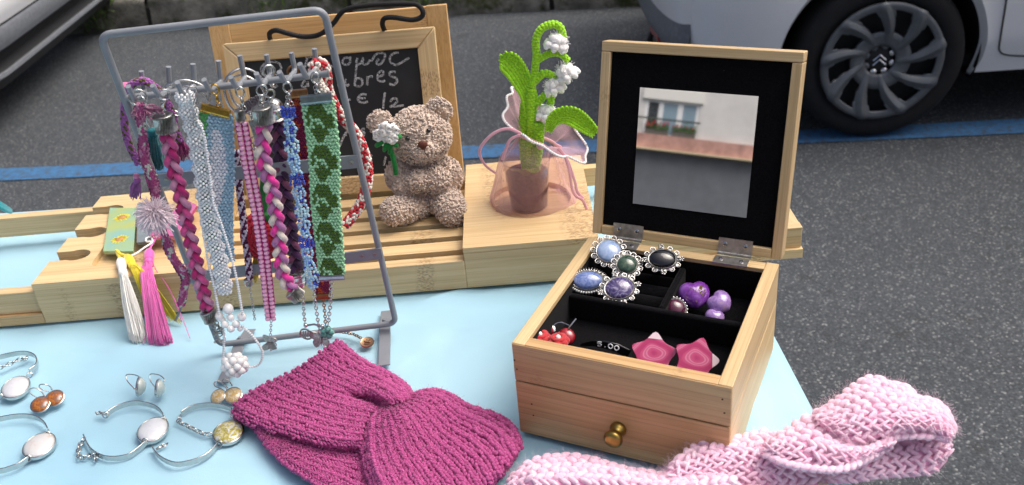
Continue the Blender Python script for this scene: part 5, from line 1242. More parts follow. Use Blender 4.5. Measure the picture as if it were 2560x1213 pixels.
m.lathe([(0, .0003), (rb, .0005), (rt*1.0, zt2-PTZ), (rt*1.07, ztc), (rt*1.10, ztc+.0012), (rt*1.09, ztc+.002), (rt*1.05, ztc)], 40, Matrix.Translation(V(ax, PY, PTZ)), cap=False)
t = NT('clear_cup'); mx = t.n('MixShader'); tr = t.n('BsdfTransparent'); gl = t.n('BsdfGlossy'); gl.inputs['Roughness'].default_value = .08; lw_ = t.n('LayerWeight'); lw_.inputs[0].default_value = .25; t.l(lw_.outputs['Facing'], mx.inputs[0]); t.l(tr.outputs[0], mx.inputs[1]); t.l(gl.outputs[0], mx.inputs[2]); t.l(mx.outputs[0], t.t.nodes['Material Output'].inputs['Surface']); build(m, 'cup', t.m, lily, world=True)
LIME = yarn('lime_wool', '#a6e42c', .2, 300, .35); LIME2 = yarn('lime_wool_dark', '#92d422', .2, 300, .35)
def crochet_stem(pts, r, name='stem', d=0., mat=None, row=.0032, dd=None):
    P = [Vector(q) for q in spline([lp_(u, v_, d+(dd[i] if dd else 0)) for i, (u, v_) in enumerate(pts)], 6)]; P = resample(P, row); n = len(P); m = MB(); rr = [r(i/(n-1)) if callable(r) else r for i in range(n)]
    m.tube(P, [x*.8 for x in rr], 8)
    for i, (p, (t_, s_, n_)) in enumerate(zip(P, frames(P))):
        for j in range(7):
            a = 2*PI*(j+.5*(i % 2))/7; o = s_*cos(a)+n_*sin(a); w_ = Matrix.Rotation(.5 if j % 2 else -.5, 3, o); stitches(m, p+o*rr[i]*.78, w_ @ t_, w_ @ t_.cross(o), o, row*.7, rr[i]*.5, rr[i]*.32)
    return build(m, name, mat or LIME, lily, world=True, sharp=False)
crochet_stem([(1325, 424), (1326, 370), (1329, 323), (1327, 270), (1328, 231), (1335, 190), (1341, 140), (1340, 100), (1354, 72), (1380, 61), (1400, 68), (1408, 94)], lambda f: (11 if f < .5 else 9)*ps)
crochet_stem([(1342, 152), (1358, 142), (1376, 134), (1400, 134), (1418, 150)], 8*ps); crochet_stem([(1334, 206), (1348, 192), (1362, 183), (1386, 192)], 9*ps); crochet_stem([(1344, 258), (1356, 244), (1368, 236), (1378, 246), (1372, 268)], 9*ps)
crochet_stem([(1318, 426), (1312, 380), (1310, 330), (1312, 280), (1318, 240)], 13*ps, 'leaf_sheath', .004, LIME2); crochet_stem([(1336, 428), (1342, 390), (1346, 350), (1348, 310)], 13*ps, 'leaf_sheath', -.004, LIME2)
def leaf(mid, wid, d, bend=.0):
    P = resample([Vector(q) for q in spline([lp_(u, v_, d+bend*i) for i, (u, v_) in enumerate(mid)], 6)], .0030); n = len(P); m = MB(); F = frames(P)
    cols = 7
    for i, (p, (t_, s_, n_)) in enumerate(zip(P, F)):
        f = i/(n-1); w_ = wid(f)*ps
        for j in range(cols):
            x = (j+.5)/cols*2-1; rim = 1.25 if j in (0, cols-1) else 1.
            for sg in (1,): stitches(m, p+s_*(x*w_)+n_*(-.0030*(1-x*x))*1.0, Matrix.Rotation(.45 if j % 2 else -.45, 3, n_) @ t_, Matrix.Rotation(.45 if j % 2 else -.45, 3, n_) @ s_, n_, .0024, w_/cols*1.15, .0013*rim)
    m.grid(lambda u, v_: (lambda i: P[i]+F[i][1]*((v_*2-1)*wid(i/(n-1))*ps)+F[i][2]*(-.0030*(1-(v_*2-1)**2)))(min(n-1, int(round(u*(n-1))))), n, 7)
    return build(m, 'leaf', LIME, lily, world=True, sharp=False)
leaf([(1326, 290), (1322, 240), (1306, 205), (1286, 172), (1264, 150), (1252, 146)], lambda f: (13+18*f**.7)*(math.sqrt(max(.08, 1-((f-.8)/.2)**2)) if f > .8 else 1), -.002)
leaf([(1372, 330), (1382, 304), (1404, 290), (1432, 292), (1462, 312), (1488, 334)], lambda f: 8+16*sin(f*PI*.9), -.022, -.002)
WWL = yarn('white_wool', '#fbfaf8', .06, 300, .4)
for (u, v_, a, s_) in ((1393, 104, .35, 1.), (1414, 180, -.5, 1.), (1384, 214, -.3, .92), (1368, 280, .2, .95)):
    c = lp_(u, v_, -.002); m = MB(); m4 = Matrix.Rotation(a, 3, 'Y')
    for k in range(7):
        b_ = 2*PI*k/7; d = m4 @ V(cos(b_)*.0085*s_, sin(b_)*.0075*s_, -.004*s_); m.ball(c+d, .0048*s_, 8, 6, (1, 1, .8), None); m.ball(c+d*.6+m4 @ V(0, 0, .0045*s_), .0048*s_, 8, 6)
        m.ball(c+d*1.25+m4 @ V(0, 0, -.002), .0028*s_, 6, 5)
    m.ball(c+m4 @ V(0, 0, .003), .006*s_, 8, 6)
    for k in range(240):
        d = V(random.gauss(0, 1), random.gauss(0, 1), random.gauss(0, 1)).normalized(); q = c+d*random.uniform(.008, .0125)*s_; m.tube([q-d*.002, q+V(random.gauss(0, .0012), random.gauss(0, .0012), random.gauss(0, .0012))], .00025, 3, caps=False)
    build(m, 'bell_flower', WWL, lily, world=True, sharp=False)
# organza bag
bag = thing('organza_bag', 'sheer pink organza bag with pearl rim tied round the crocheted plant', 'gift bag', pc)
t = NT('pink_organza'); o = t.t.nodes['Material Output']; tr = t.n('BsdfTransparent'); tr.inputs[0].default_value = (1, .93, .95, 1); mx = t.n('MixShader'); v = t.co('Object')
w1 = t.noise(v, 55, 3); fc_ = t.ramp(w1, [(.3, .12), (.7, .24)]); lw_ = t.n('LayerWeight'); lw_.inputs[0].default_value = .45; ad = t.n('Math', operation='MULTIPLY_ADD', x1=.42); t.l(lw_.outputs['Facing'], ad.inputs[0]); t.l(fc_, ad.inputs[2]); ad.use_clamp = True
t.l(ad.outputs[0], mx.inputs[0]); t.l(tr.outputs[0], mx.inputs[1]); t.l(t.p.outputs[0], mx.inputs[2]); t.l(mx.outputs[0], o.inputs['Surface']); t.p.inputs['Base Color'].default_value = lin('#e3b3bd'); t.set(Roughness=.5); t.p.inputs['Sheen Weight'].default_value = .4; ORG = t.m
tie = (lp_(1303, 332)+lp_(1396, 366))/2; zb = PTZ+.0012
secs = [  # photo px: left, right ends of the front outline, depth ratio, frill
 (1232, 516, 1448, 512, .62, .02), (1226, 500, 1452, 498, .70, .02), (1236, 462, 1428, 462, .74, .03), (1244, 424, 1416, 424, .75, .04), (1254, 392, 1404, 396, .75, .05), (1280, 362, 1398, 384, .62, .08), (1302, 336, 1396, 366, .5, .10), (1292, 312, 1420, 364, .6, .10), (1274, 286, 1446, 366, .75, .10), (1262, 266, 1460, 362, .85, .11)]
def bagf(u, v_):
    k = v_*(len(secs)-1); i = int(min(k, len(secs)-2)); f = k-i; A_ = secs[i]; B_ = secs[i+1]; q = [A_[n]*(1-f)+B_[n]*f for n in range(6)]
    L, R_ = lp_(q[0], q[1]), lp_(q[2], q[3]); c = (L+R_)/2; h = (R_-L)/2; a = 2*PI*u; fr = q[5]*(sin(a*5+v_*3)+.6*sin(a*9+1))+.016*sin(a*13+v_*9)+.012*sin(a*7-v_*14)
    p = c + h*(cos(a)*(1+fr)) + V(0, 1, 0)*(h.length*q[4]*sin(a)*(1+fr))
    if v_ > .7: p.z += (v_-.7)*(.035*sin(a)*1.0 + .012*sin(a*3))*1.3
    p.z = max(p.z, zb+.0004)
    if v_ < .02: p = V(p.x, p.y, zb+.0003)
    return p
m = MB(); m.grid(bagf, 84, 46, cu=True); n0 = len(m.v)
build(m, 'bag', ORG, bag, world=True, sharp=False)
RIM = plain('rim_pearl', '#efeef0', .2, coat=.6); rim = [bagf(i/220, 1.) for i in range(220)]; m = MB(); rp_ = resample(rim+[rim[0]], .0026)
b0 = MWD[bag].inverted() @ rp_[0]; m.ball(b0, .0015, 8, 6); rb0 = build(m, 'rim_bead', RIM, bag)
for p in rp_[1:]: inst(rb0, 'rim_bead', bag, Matrix.Translation(MWD[bag].inverted() @ p - b0))
RBN = plain('pink_satin_ribbon', '#dfa6b4', .4, var=.08, sheen=.3)
def ribbon(pts, name='ribbon', w_=.0032, d=0.):
    P = [Vector(q) for q in spline([(p if len(p) == 3 else lp_(p[0], p[1], d)) for p in pts], 8)]; m = MB(); m.tube(P, w_/2, 8, flat=.22, nrm=(.3, -1, .2)); build(m, name, RBN, bag, world=True, sharp=False)
ribbon([bagf(u, .665)+V(0, -.0015, 0) for u in [.0+.05*k for k in range(21)]], 'tie', .004)
ribbon([(1302, 334), (1270, 322), (1234, 334), (1206, 362), (1199, 384), (1212, 412), (1240, 434)], d=-.03); ribbon([(1300, 338), (1276, 350), (1262, 380), (1256, 400)], d=-.032)
ribbon([(1396, 370), (1412, 392), (1424, 430), (1430, 470), (1440, 490), (1456, 500), (1466, 520), (1474, 540)], d=-.034); ribbon([(1394, 372), (1416, 396), (1436, 450), (1444, 480), (1458, 496)], d=-.032)
m = MB(); q = lp_(1352, 366, -.036); m.ball(q, .0034, 10, 7, (1.3, .8, 1)); build(m, 'knot', RBN, bag, world=True)
# ================================================================ cabochon bangles and earrings on the cloth
def strip_band(path, parent, hgt=.0052, thk=.0011, name='bangle'):
    P = resample([Vector(q) for q in spline(path, 8)], .002); m = MB(); vs = []; fs = []
    for i, p in enumerate(P):
        t_ = (P[min(i+1, len(P)-1)]-P[max(i-1, 0)]).normalized(); s_ = V(-t_.y, t_.x, 0)*thk/2
        vs += [p-s_, p+s_, p+s_+V(0, 0, hgt), p-s_+V(0, 0, hgt)]
    for i in range(len(P)-1):
        for k in range(4): fs.append((4*i+k, 4*i+(k+1) % 4, 4*i+4+(k+1) % 4, 4*i+4+k))
    e = 4*(len(P)-1); fs += [(3, 2, 1, 0), (e, e+1, e+2, e+3)]; m.add(vs, fs); return build(m, name, SILVER, parent, world=True, bevel=.0003)
def glass_cab(name, stops, sc_=120, foil=None):
    t = NT(name); v = t.co('Object'); n1 = t.noise(v, sc_, 4, .6, .6); t.col(t.ramp(n1, stops)); t.set(Roughness=.06); t.p.inputs['Coat Weight'].default_value = 1.; t.p.inputs['Coat Roughness'].default_value = .02
    if foil: t.set(Metallic=.3, Roughness=.08)
    return t.m
CAB_A = glass_cab('pearly_cabochon', [(.3, '#e6ecef'), (.5, '#f7f9f9'), (.7, '#e9eff1')], 90, 1); CAB_B = glass_cab('gold_leaf_cabochon', [(.38, '#cfd6da'), (.5, '#b9ad55'), (.62, '#8f8a3c'), (.72, '#dfe2e4')], 240); CAB_C = glass_cab('peach_pearly_cabochon', [(.3, '#e6c5a4'), (.42, '#f0ece6'), (.7, '#f3f5f5')], 60, 1); CAB_D = glass_cab('lilac_pearly_cabochon', [(.3, '#e4e2ea'), (.5, '#f4f5f6'), (.7, '#e6ecf0')], 90, 1)
def cab(c, rx, ry, ang, parent, mat, h=.0042, tilt=0.):
    m4 = Matrix.Translation(c) @ Matrix.Rotation(ang, 4, 'Z') @ Matrix.Rotation(tilt, 4, 'X') @ Matrix.Diagonal((1, ry/rx, 1, 1)); m = MB()
    m.lathe([(0, 0), (rx*1.06, 0), (rx*1.08, .0008), (rx*1.08, .0030), (rx*1.02, .0034), (rx*.98, .0026)], 40, m4, cap=False); s_ = build(m, 'bezel', SILVER, parent, world=True)
    m = MB(); m.lathe([(rx*.985, .0022)]+[(rx*.985*cos(a), .0026+h*sin(a)) for a in [PI/2*k/8 for k in range(9)]], 40, m4, cap=False); build(m, 'cabochon', mat, parent, world=True, sharp=False)
def flat_uv(pts, z=.0): return [onz(u, v_, z) for u, v_ in pts]
def cabsize(u, v_, rx, ry, ang):
    """pixel ellipse -> ellipse on the cloth"""
    c = onz(u, v_, .004); e = onz(u+rx*cos(ang), v_+rx*sin(ang), .004); f = onz(u-ry*sin(ang), v_+ry*cos(ang), .004); d = e-c
    return c-V(0, 0, .0036), d.length, (f-c).length, math.atan2(d.y, d.x)
def bangle(label, bands, cabd, mat, chainpts=None, clasp=None, rings=()):
    o = thing('bangle', label, 'bracelet', onz(cabd[0], cabd[1], 0), 0, 'cabochon bangles on the cloth')
    for b_ in bands: strip_band(flat_uv(b_, .0003), o)
    c, rx, ry, a = cabsize(*cabd); cab(c, rx, ry, a, o, mat)
    for (u, v_) in rings: m = MB(); m.ring(onz(u, v_, .003), .0026, .0006, Matrix.Rotation(1.1, 3, 'X'), 14, 5); build(m, 'jump_ring', SILVER, o, world=True)
    if chainpts: chain_on([Vector(q) for q in spline(flat_uv(chainpts, .0025), 6)], o, .0026, .0006)
    if clasp:
        a_, b_ = flat_uv(clasp, .0022); d = (a_-b_).normalized(); m = MB(); m.tube([b_, b_+d*.003, b_+d*.006], [.0008, .0016, .0010], 8); m.tube([b_+d*.004+V(-d.y, d.x, 0)*.0, b_+d*.007+V(-d.y, d.x, 0)*.0022, b_+d*.0105, b_+d*.007-V(-d.y, d.x, 0)*.0022, b_+d*.004], .0007, 6); build(m, 'clasp', SILVER, o, world=True, sharp=False)
bangle('silver bangle with plain pearly cabochon, clasp open, left of the purple headband', [[(266, 1044), (296, 1024), (338, 1013), (376, 1018), (400, 1030), (412, 1047)], [(368, 1112), (345, 1132), (323, 1146), (290, 1152), (258, 1148), (232, 1132), (219, 1112), (212, 1096)]], (381, 1072, 38, 27, -.22), CAB_A, [(212, 1096), (200, 1112), (196, 1136), (204, 1146), (222, 1138), (242, 1140), (236, 1152)], [(232, 1030), (262, 1036)], [(408, 1050), (362, 1104), (264, 1038)])
bangle('silver bangle with gold-flecked cabochon partly under the purple headband', [[(455, 1040), (470, 1030), (495, 1021), (529, 1018), (560, 1022), (582, 1030)], [(546, 1118), (528, 1138), (507, 1152), (478, 1162), (446, 1167), (420, 1160), (398, 1146), (383, 1126)]], (570, 1078, 38, 26, -.32), CAB_B, [(452, 1040), (446, 1054), (462, 1062), (490, 1076), (512, 1086), (530, 1086)], [(420, 1108), (390, 1124)], [(548, 1110), (584, 1040)])
bangle('silver bangle with peach-tinted pearly cabochon at the left edge, lower one', [[(-60, 1085), (-30, 1064), (0, 1054), (46, 1046), (86, 1048), (112, 1062), (124, 1082)], [(74, 1152), (55, 1166), (37, 1174), (0, 1184), (-40, 1182), (-70, 1160)]], (97, 1111, 41, 26, -.28), CAB_C, None, None, [(118, 1086), (70, 1146)])
bangle('silver bangle with lilac-tinted pearly cabochon at the left edge, upper one', [[(-20, 905), (0, 899), (46, 889), (77, 890), (94, 902), (93, 920), (76, 934)], [(-8, 998), (-40, 1005), (-70, 985), (-75, 950)]], (38, 966, 36, 23, -.3), CAB_D, [(-6, 922), (20, 912), (46, 900), (68, 893), (60, 900)], None, [(74, 938), (0, 992)])
OR = glass_cab('orange_moss_cabochon', [(.35, '#6f6f66'), (.48, '#8a4a1f'), (.6, '#b8701f'), (.75, '#8a7a62')], 260); CL = glass_cab('pale_green_glass', [(.3, '#9fb5b0'), (.6, '#c2cdc8'), (.75, '#a9a67c')], 160); GF = glass_cab('gold_foil_glass', [(.36, '#d9d5c6'), (.5, '#c9a34a'), (.6, '#e3ddc8'), (.72, '#b58a35')], 260)
def earring(label, u, v_, r, mat, hook, nrm, grp, h=.0032):
    c = onz(u, v_, r*.00036*.62); rr = r*.00037; o = thing('earring', label, 'earring', V(c.x, c.y, 0), 0, grp)
    n_ = Vector(nrm).normalized(); q = V(0, 0, 1).rotation_difference(n_).to_matrix().to_4x4(); c = V(c.x, c.y, max(c.z, rr*math.sqrt(max(0, 1-n_.z**2))+.0012)); m4 = Matrix.Translation(c-n_*.001) @ q; m = MB()
    m.lathe([(0, -.0006), (rr*1.0, -.0004), (rr*1.07, .0004), (rr*1.07, .0016), (rr*.98, .0020), (rr*.97, .0012)], 28, m4, cap=False); build(m, 'bezel', SILVER, o, world=True)
    m = MB(); m.lathe([(rr*.98*cos(a), .0012+h*sin(a)) for a in [PI/2*k/7 for k in range(8)]], 28, m4, cap=False); build(m, 'cabochon', mat, o, world=True, sharp=False)
    P = [onz(a_, b_, z_) for a_, b_, z_ in hook]; m = MB(); m.tube([Vector(x) for x in spline(P, 6)], .00055, 6); m.ball(P[-1], .0010, 7, 5); build(m, 'ear_hook', SILVER, o, world=True, sharp=False)
G1, G2, G3 = 'orange cabochon earrings', 'pale green cabochon earrings', 'gold foil cabochon earrings'
earring('orange-brown round earring in front of its twin, left on the cloth', 101, 1012, 22, OR, [(92, 994, .003), (76, 984, .008), (74, 974, .011), (88, 970, .011), (102, 978, .008), (110, 988, .004)], (.1, -.35, .9), G1)
earring('orange-brown round earring behind its twin, left on the cloth', 137, 996, 22, OR, [(122, 980, .004), (102, 972, .009), (99, 963, .012), (112, 961, .012), (124, 966, .009), (130, 974, .005)], (.1, -.35, .9), G1)
earring('pale green earring lying on its side, left one of the pair', 351, 976, 23, CL, [(344, 956, .010), (350, 944, .012), (334, 937, .012), (316, 938, .011), (318, 952, .008), (330, 966, .006), (336, 972, .005)], (.88, .05, -.2), G2, .006)
earring('pale green earring with gold flecks lying on its side, right one of the pair', 398, 980, 22, CL, [(400, 960, .010), (411, 950, .012), (398, 938, .012), (376, 936, .011), (376, 952, .008), (386, 966, .006), (391, 972, .005)], (.88, .05, -.2), G2, .006)
earring('gold foil glass earring, left one beside the headband', 546, 993, 19, GF, [(554, 972, .005), (538, 966, .010), (536, 957, .013), (546, 953, .013), (560, 962, .009), (568, 976, .005)], (-.2, -.45, .85), G3)
earring('gold foil glass earring touching the headband', 583, 989, 21, GF, [(570, 970, .005), (556, 958, .011), (560, 948, .014), (572, 952, .012), (580, 964, .007)], (.05, -.4, .9), G3)

# ================================================================ knitted headbands: sheets of real stitches
def coons(c0, c1, d0, d1):
    """px patch: c0/c1 are the v=0/v=1 edges along u, d0/d1 the u=0/u=1 edges along v"""
    def ev(c):
        P = spline(c, 10); L = [0]
        for a, b in zip(P, P[1:]): L.append(L[-1]+np.linalg.norm(b-a))
        L = np.array(L)/L[-1]; P = np.array(P); return lambda t: np.array([np.interp(t, L, P[:, i]) for i in range(P.shape[1])])
    C0, C1, D0, D1 = ev(c0), ev(c1), ev(d0), ev(d1); p00, p10, p01, p11 = C0(0), C0(1), C1(0), C1(1)
    return lambda u, v_: (1-v_)*C0(u)+v_*C1(u)+(1-u)*D0(v_)+u*D1(v_)-((1-u)*(1-v_)*p00+u*(1-v_)*p10+(1-u)*v_*p01+u*v_*p11)
def knit(patch, height, nu, ribs, parent, mats, name, rib_h=.0022, st=.0052, fuzz=0, flen=.004, fr=.00008, px_per=1., across=2, plump=1., slim=1., elong=.66):
    """patch(u,v)->px, height(u,v)->z. Sheet plus plump paired stitches along each rib."""
    def S(u, v_): q = patch(min(1, max(0, u)), min(1, max(0, v_))); return onz(q[0], q[1], max(.0008, height(u, v_)))
    def SR(u, v_): 
        p = S(u, v_); p.z += rib_h*(abs(sin(PI*ribs*v_))-.75); p.z = max(p.z, .0005); return p
    m = MB(); m.grid(SR, nu, ribs*6+1); sheet = build(m, name, mats[0], parent, world=True, sharp=False)
    m = MB(); fz = MB()
    for r_ in range(ribs):
        line = [S(k/60, (r_+.5)/ribs) for k in range(61)]; L = sum((a-b).length for a, b in zip(line, line[1:])); n = max(3, int(L/st))
        for i in range(n):
            for sd in range(across):
                u = (i+.5+(.25 if (r_+sd) % 2 else -.25)+random.gauss(0, .08))/n; g = (r_+(sd+.5)/across*.94+.03)/ribs+random.gauss(0, .04)/ribs
                p = S(u, g); du = S(u+.01, g)-S(u-.01, g); dv = S(u, g+.01)-S(u, g-.01)
                if du.length < 1e-7 or dv.length < 1e-7: continue
                t_ = du.normalized(); n_ = du.cross(dv).normalized(); n_ = n_ if n_.z > 0 else -n_; s_ = n_.cross(t_)
                w_ = (S(u, g+.5/ribs)-S(u, g-.5/ribs)).length/across; a = (.6 if sd % 2 else -.6)+random.gauss(0, .15); q = Matrix.Rotation(a, 3, n_)
                e = rib_h*(abs(sin(PI*ribs*g))-.35)+random.gauss(0, .0003)
                c = p+n_*e; m.ball(c, 1., 7, 5, (st*elong, min(w_*.52, st*.62)*slim, min(w_, st)*.42*plump), Matrix((q @ t_, q @ s_, n_)).transposed())
                for _ in range(fuzz):
                    d = (n_+V(random.gauss(0, .7), random.gauss(0, .7), random.gauss(0, .5))).normalized(); b0_ = c+d*min(w_, st)*.35; mid = b0_+d*flen*.5+V(random.gauss(0, .0006), random.gauss(0, .0006), 0); fz.tube([b0_, mid, mid+(d+V(random.gauss(0, .8), random.gauss(0, .8), random.gauss(0, .5)))*flen*.4], fr, 3, caps=False)
    tag(build(m, 'stitches', mats[1], sheet, world=True, sharp=False), kind='stuff')
    if fz.v: tag(build(fz, 'fuzz', mats[2], sheet, world=True, sharp=False), kind='stuff')
def z8(pts): return [(560+x/3.0859, 820+y/3.0859) for x, y in pts]
hb = thing('knitted_headband', 'berry pink ribbed knitted headband with a twist in the middle', 'headband', onz(900, 1060, 0))
t = NT('berry_mohair'); v = t.co('Object'); n1 = t.noise(v, 700, 3, .7); t.col(t.ramp(n1, [(.30, '#93356c'), (.5, '#b24b87'), (.66, '#c0649a'), (.80, '#e0a9c8')])); t.set(Roughness=.8); t.p.inputs['Sheen Weight'].default_value = .35; t.p.inputs['Sheen Tint'].default_value = lin('#e8a0c8'); t.p.inputs['Specular IOR Level'].default_value = .3; t.bump(t.noise(v, 1500, 3), .8, .0008); BER = t.m
BERB = plain('berry_base', '#8f3a6b', .9, var=.2, vs=500); BERF = plain('berry_fuzz', '#b45a90', .7, sheen=.4)
KM = (BERB, BER, BERF)
def dome(u, v_, hmax, eu0=.1, eu1=.1, ev0=.1, ev1=.1):
    def s(x, e): return 1. if e <= 0 else math.sqrt(max(0, 1-max(0, 1-x/e)**2))
    return hmax*s(u, eu0)*s(1-u, eu1)*s(v_, ev0)*s(1-v_, ev1)
# under layer, then left wing, then the right wing with the fold over it
p_ = coons(z8([(235, 780), (300, 870), (450, 1040), (680, 1205), (860, 1330), (1000, 1420)]), z8([(300, 770), (520, 850), (800, 900), (1000, 900), (1150, 920), (1250, 960)]), z8([(235, 780), (270, 772), (300, 770)]), z8([(1000, 1420), (1140, 1200), (1250, 960)]))
knit(p_, lambda u, v_: dome(u, v_, .010, .06, 0, .25, 0), 40, 7, hb, KM, 'under_layer', .0012, .0038, 2, .0028, plump=1.4, across=3)
L0 = z8([(84, 700), (250, 785), (500, 865), (800, 940), (1060, 945)])
L1 = z8([(905, 100), (990, 180), (1110, 265), (1300, 360), (1410, 440), (1450, 510)])
LE = z8([(84, 700), (70, 620), (140, 540), (300, 440), (520, 340), (720, 210), (840, 120), (905, 100)]); LR = z8([(1060, 945), (1080, 780), (1140, 660), (1280, 590), (1400, 560), (1450, 510)])
p_ = coons(L0, L1, LE, LR)
def hl(u, v_):
    h = dome(u, v_, .017, .10, 0, .12, .10) + .006*u
    h += .012*math.exp(-((u-.86)/.22)**2-((v_-.80)/.12)**2) - .010*math.exp(-((u-.80)/.20)**2-((v_-.60)/.07)**2)
    if v_ < .12: h = max(h, .010*(1 if u > .1 else u*10))
    return h
knit(p_, hl, 70, 14, hb, KM, 'left_wing', .0020, .0038, 2, .0028, plump=1.5, across=3)
R0 = z8([(1175, 595), (1110, 700), (1075, 820), (1060, 960), (1080, 1100), (1150, 1260), (1260, 1420)])
R1 = z8([(1430, 545), (1560, 490), (1700, 490), (1830, 560), (1900, 600), (2100, 660), (2230, 745), (2290, 860), (2285, 930)])
RT = z8([(1175, 595), (1260, 575), (1350, 570), (1430, 545)]); RB = z8([(1260, 1420), (1600, 1480), (2000, 1290), (2200, 1080), (2285, 930)])
p_ = coons(R0, R1, RT, RB)
def hr_(u, v_): 
    h = dome(u, v_, .026, .22, .10, .16, .14); h += .008*math.exp(-((u-.25)/.2)**2-((v_-.45)/.3)**2); return h
knit(p_, hr_, 70, 14, hb, KM, 'right_wing', .0024, .0038, 2, .0028, plump=1.5, across=3)

def z6(pts): return [(1880+x/3.087, 820+y/3.087) for x, y in pts]
ph = thing('knitted_headband', 'chunky pale pink crocheted headband lying over the right table edge', 'headband', onz(1900, 1180, 0))
t = NT('pale_pink_wool_yarn'); v = t.co('Object'); n1 = t.noise(v, 260, 3, .6); t.col(t.ramp(n1, [(.3, '#f2c2dc'), (.5, '#f8d2e6'), (.72, '#fce2ef')])); t.set(Roughness=.9); t.p.inputs['Sheen Weight'].default_value = .5; t.p.inputs['Specular IOR Level'].default_value = .15; t.bump(t.noise(v, 900, 3), .7, .001); PKY = t.m
PKB = plain('pink_wool_base', '#eeb0cf', .95, var=.15, vs=200); PKF = plain('pink_fuzz', '#f0cfdf', .8, sheen=.5)
KP = (PKB, PKY, PKF)
kw = dict(rib_h=.0026, st=.0072, fuzz=11, flen=.0050, fr=.000045, plump=1.2, slim=.85, elong=.8)
# the strap folded back underneath at the right end
p_ = coons(z6([(420, 1160), (700, 1190), (1000, 1150), (1300, 1130), (1430, 1090), (1510, 1010)]), z6([(700, 1010), (900, 960), (1080, 890), (1280, 850), (1420, 850), (1500, 880)]), z6([(420, 1160), (520, 1080), (700, 1010)]), z6([(1510, 1010), (1535, 940), (1500, 880)]))
knit(p_, lambda u, v_: .012+.012*sin(PI*v_*.8), 40, 4, ph, KP, 'strap_return', **kw)
# the lower left lobe
p_ = coons([(1250, 1260), (1400, 1270), (1560, 1270), (1750, 1260), (1950, 1250)], [(1290, 1185), (1340, 1150), (1400, 1140), (1470, 1145), (1550, 1172), (1640, 1188), (1740, 1180)], [(1250, 1260), (1262, 1220), (1290, 1185)], [(1950, 1250), (1850, 1210), (1740, 1180)])
knit(p_, lambda u, v_: .006+.022*sin(PI*min(1, v_*1.0))*min(1, u*6+.2)+.004, 50, 5, ph, KP, 'left_lobe', **kw)
# middle: the strap rising over the box corner, then the two crossing halves
p_ = coons([(1560, 1262), (1720, 1240), (1880, 1230), (2050, 1222)], [(1675, 1190), (1700, 1150), (1745, 1112), (1790, 1090), (1850, 1090), (1940, 1068)], [(1560, 1262), (1620, 1225), (1675, 1190)], [(2050, 1222), (2010, 1150), (1920, 1075)])
knit(p_, lambda u, v_: .012+.022*sin(PI*v_*.75)*min(1, u*4+.3), 46, 6, ph, KP, 'middle_strap', **kw)
p_ = coons(z6([(60, 980), (180, 1040), (400, 1095), (640, 1110), (830, 1070), (980, 980), (1100, 920)]), z6([(180, 880), (300, 780), (430, 690), (560, 720), (700, 860), (900, 930), (1040, 900)]), z6([(60, 980), (100, 930), (180, 880)]), z6([(1100, 920), (1080, 908), (1040, 900)]))
knit(p_, lambda u, v_: .034+.012*sin(PI*v_), 46, 5, ph, KP, 'lower_crossing', **kw)
p_ = coons(z6([(560, 800), (620, 860), (720, 930), (860, 940), (1000, 900), (1200, 850), (1360, 840), (1500, 880)]), z6([(490, 660), (540, 630), (600, 600), (690, 535), (860, 400), (960, 385), (1040, 420), (1200, 470), (1260, 540), (1400, 570), (1500, 660), (1540, 800)]), z6([(560, 800), (515, 730), (490, 660)]), z6([(1500, 880), (1535, 850), (1540, 800)]))
knit(p_, lambda u, v_: .036+.022*max(0, sin(PI*v_))**.7*(.6+.4*sin(PI*u)), 60, 8, ph, KP, 'upper_strap', **kw)
for pts, z_ in (([(120, 985), (280, 1050), (520, 1090), (720, 1085), (880, 1010), (1040, 920)], .041), ([(560, 880), (740, 940), (900, 935), (1080, 850), (1280, 835), (1440, 850)], .0455)):
    P = resample([Vector(q) for q in spline([onz(*q, z_) for q in z6(pts)], 8)], .0055); m = MB()
    for i, p in enumerate(P[:-1]):
        t_ = (P[i+1]-p).normalized(); n_ = V(0, -.3, 1).normalized(); s_ = t_.cross(n_).normalized(); q = Matrix.Rotation(.5, 3, n_); m.ball(p, 1., 8, 6, (.0046, .0026, .0022), Matrix((q @ t_, q @ s_, n_)).transposed())
    build(m, 'chain_edge', PKY, ph, world=True, sharp=False)
# cream woolly thing under it, bottom edge
cw = thing('cream_wool', 'bit of cream wool showing under the pink headband at the bottom edge', 'wool item', onz(2120, 1220, 0)); m = MB()
c = onz(2030, 1245, .006); 
for i in range(420): d = V(random.uniform(-.02, .012), random.uniform(-.012, .012), random.uniform(0, .005)); m.ball(c+d, random.uniform(.002, .0038), 6, 4)
tag(build(m, 'wool', plain('cream_wool', '#e3d9c8', .9, sheen=.4, bump=.5, bs=700), cw, world=True, sharp=False), kind='stuff')
# teal yarn hanging at the back left corner
ty_ = thing('teal_yarn', 'strand of teal yarn at the back edge of the table, far left', 'yarn', onz(8, 520, .01)); 
for k in range(3):
    P = [Vector(q) for q in spline([onz(-30, 492+6*k, .035), onz(-5, 506+5*k, .03), onz(14, 518+4*k, .018), onz(26, 526+2*k, .006)], 6)]; m = MB(); m.tube(P, .0026, 8); build(m, 'strand', yarn('teal_wool', '#2f8f96'), ty_, world=True)

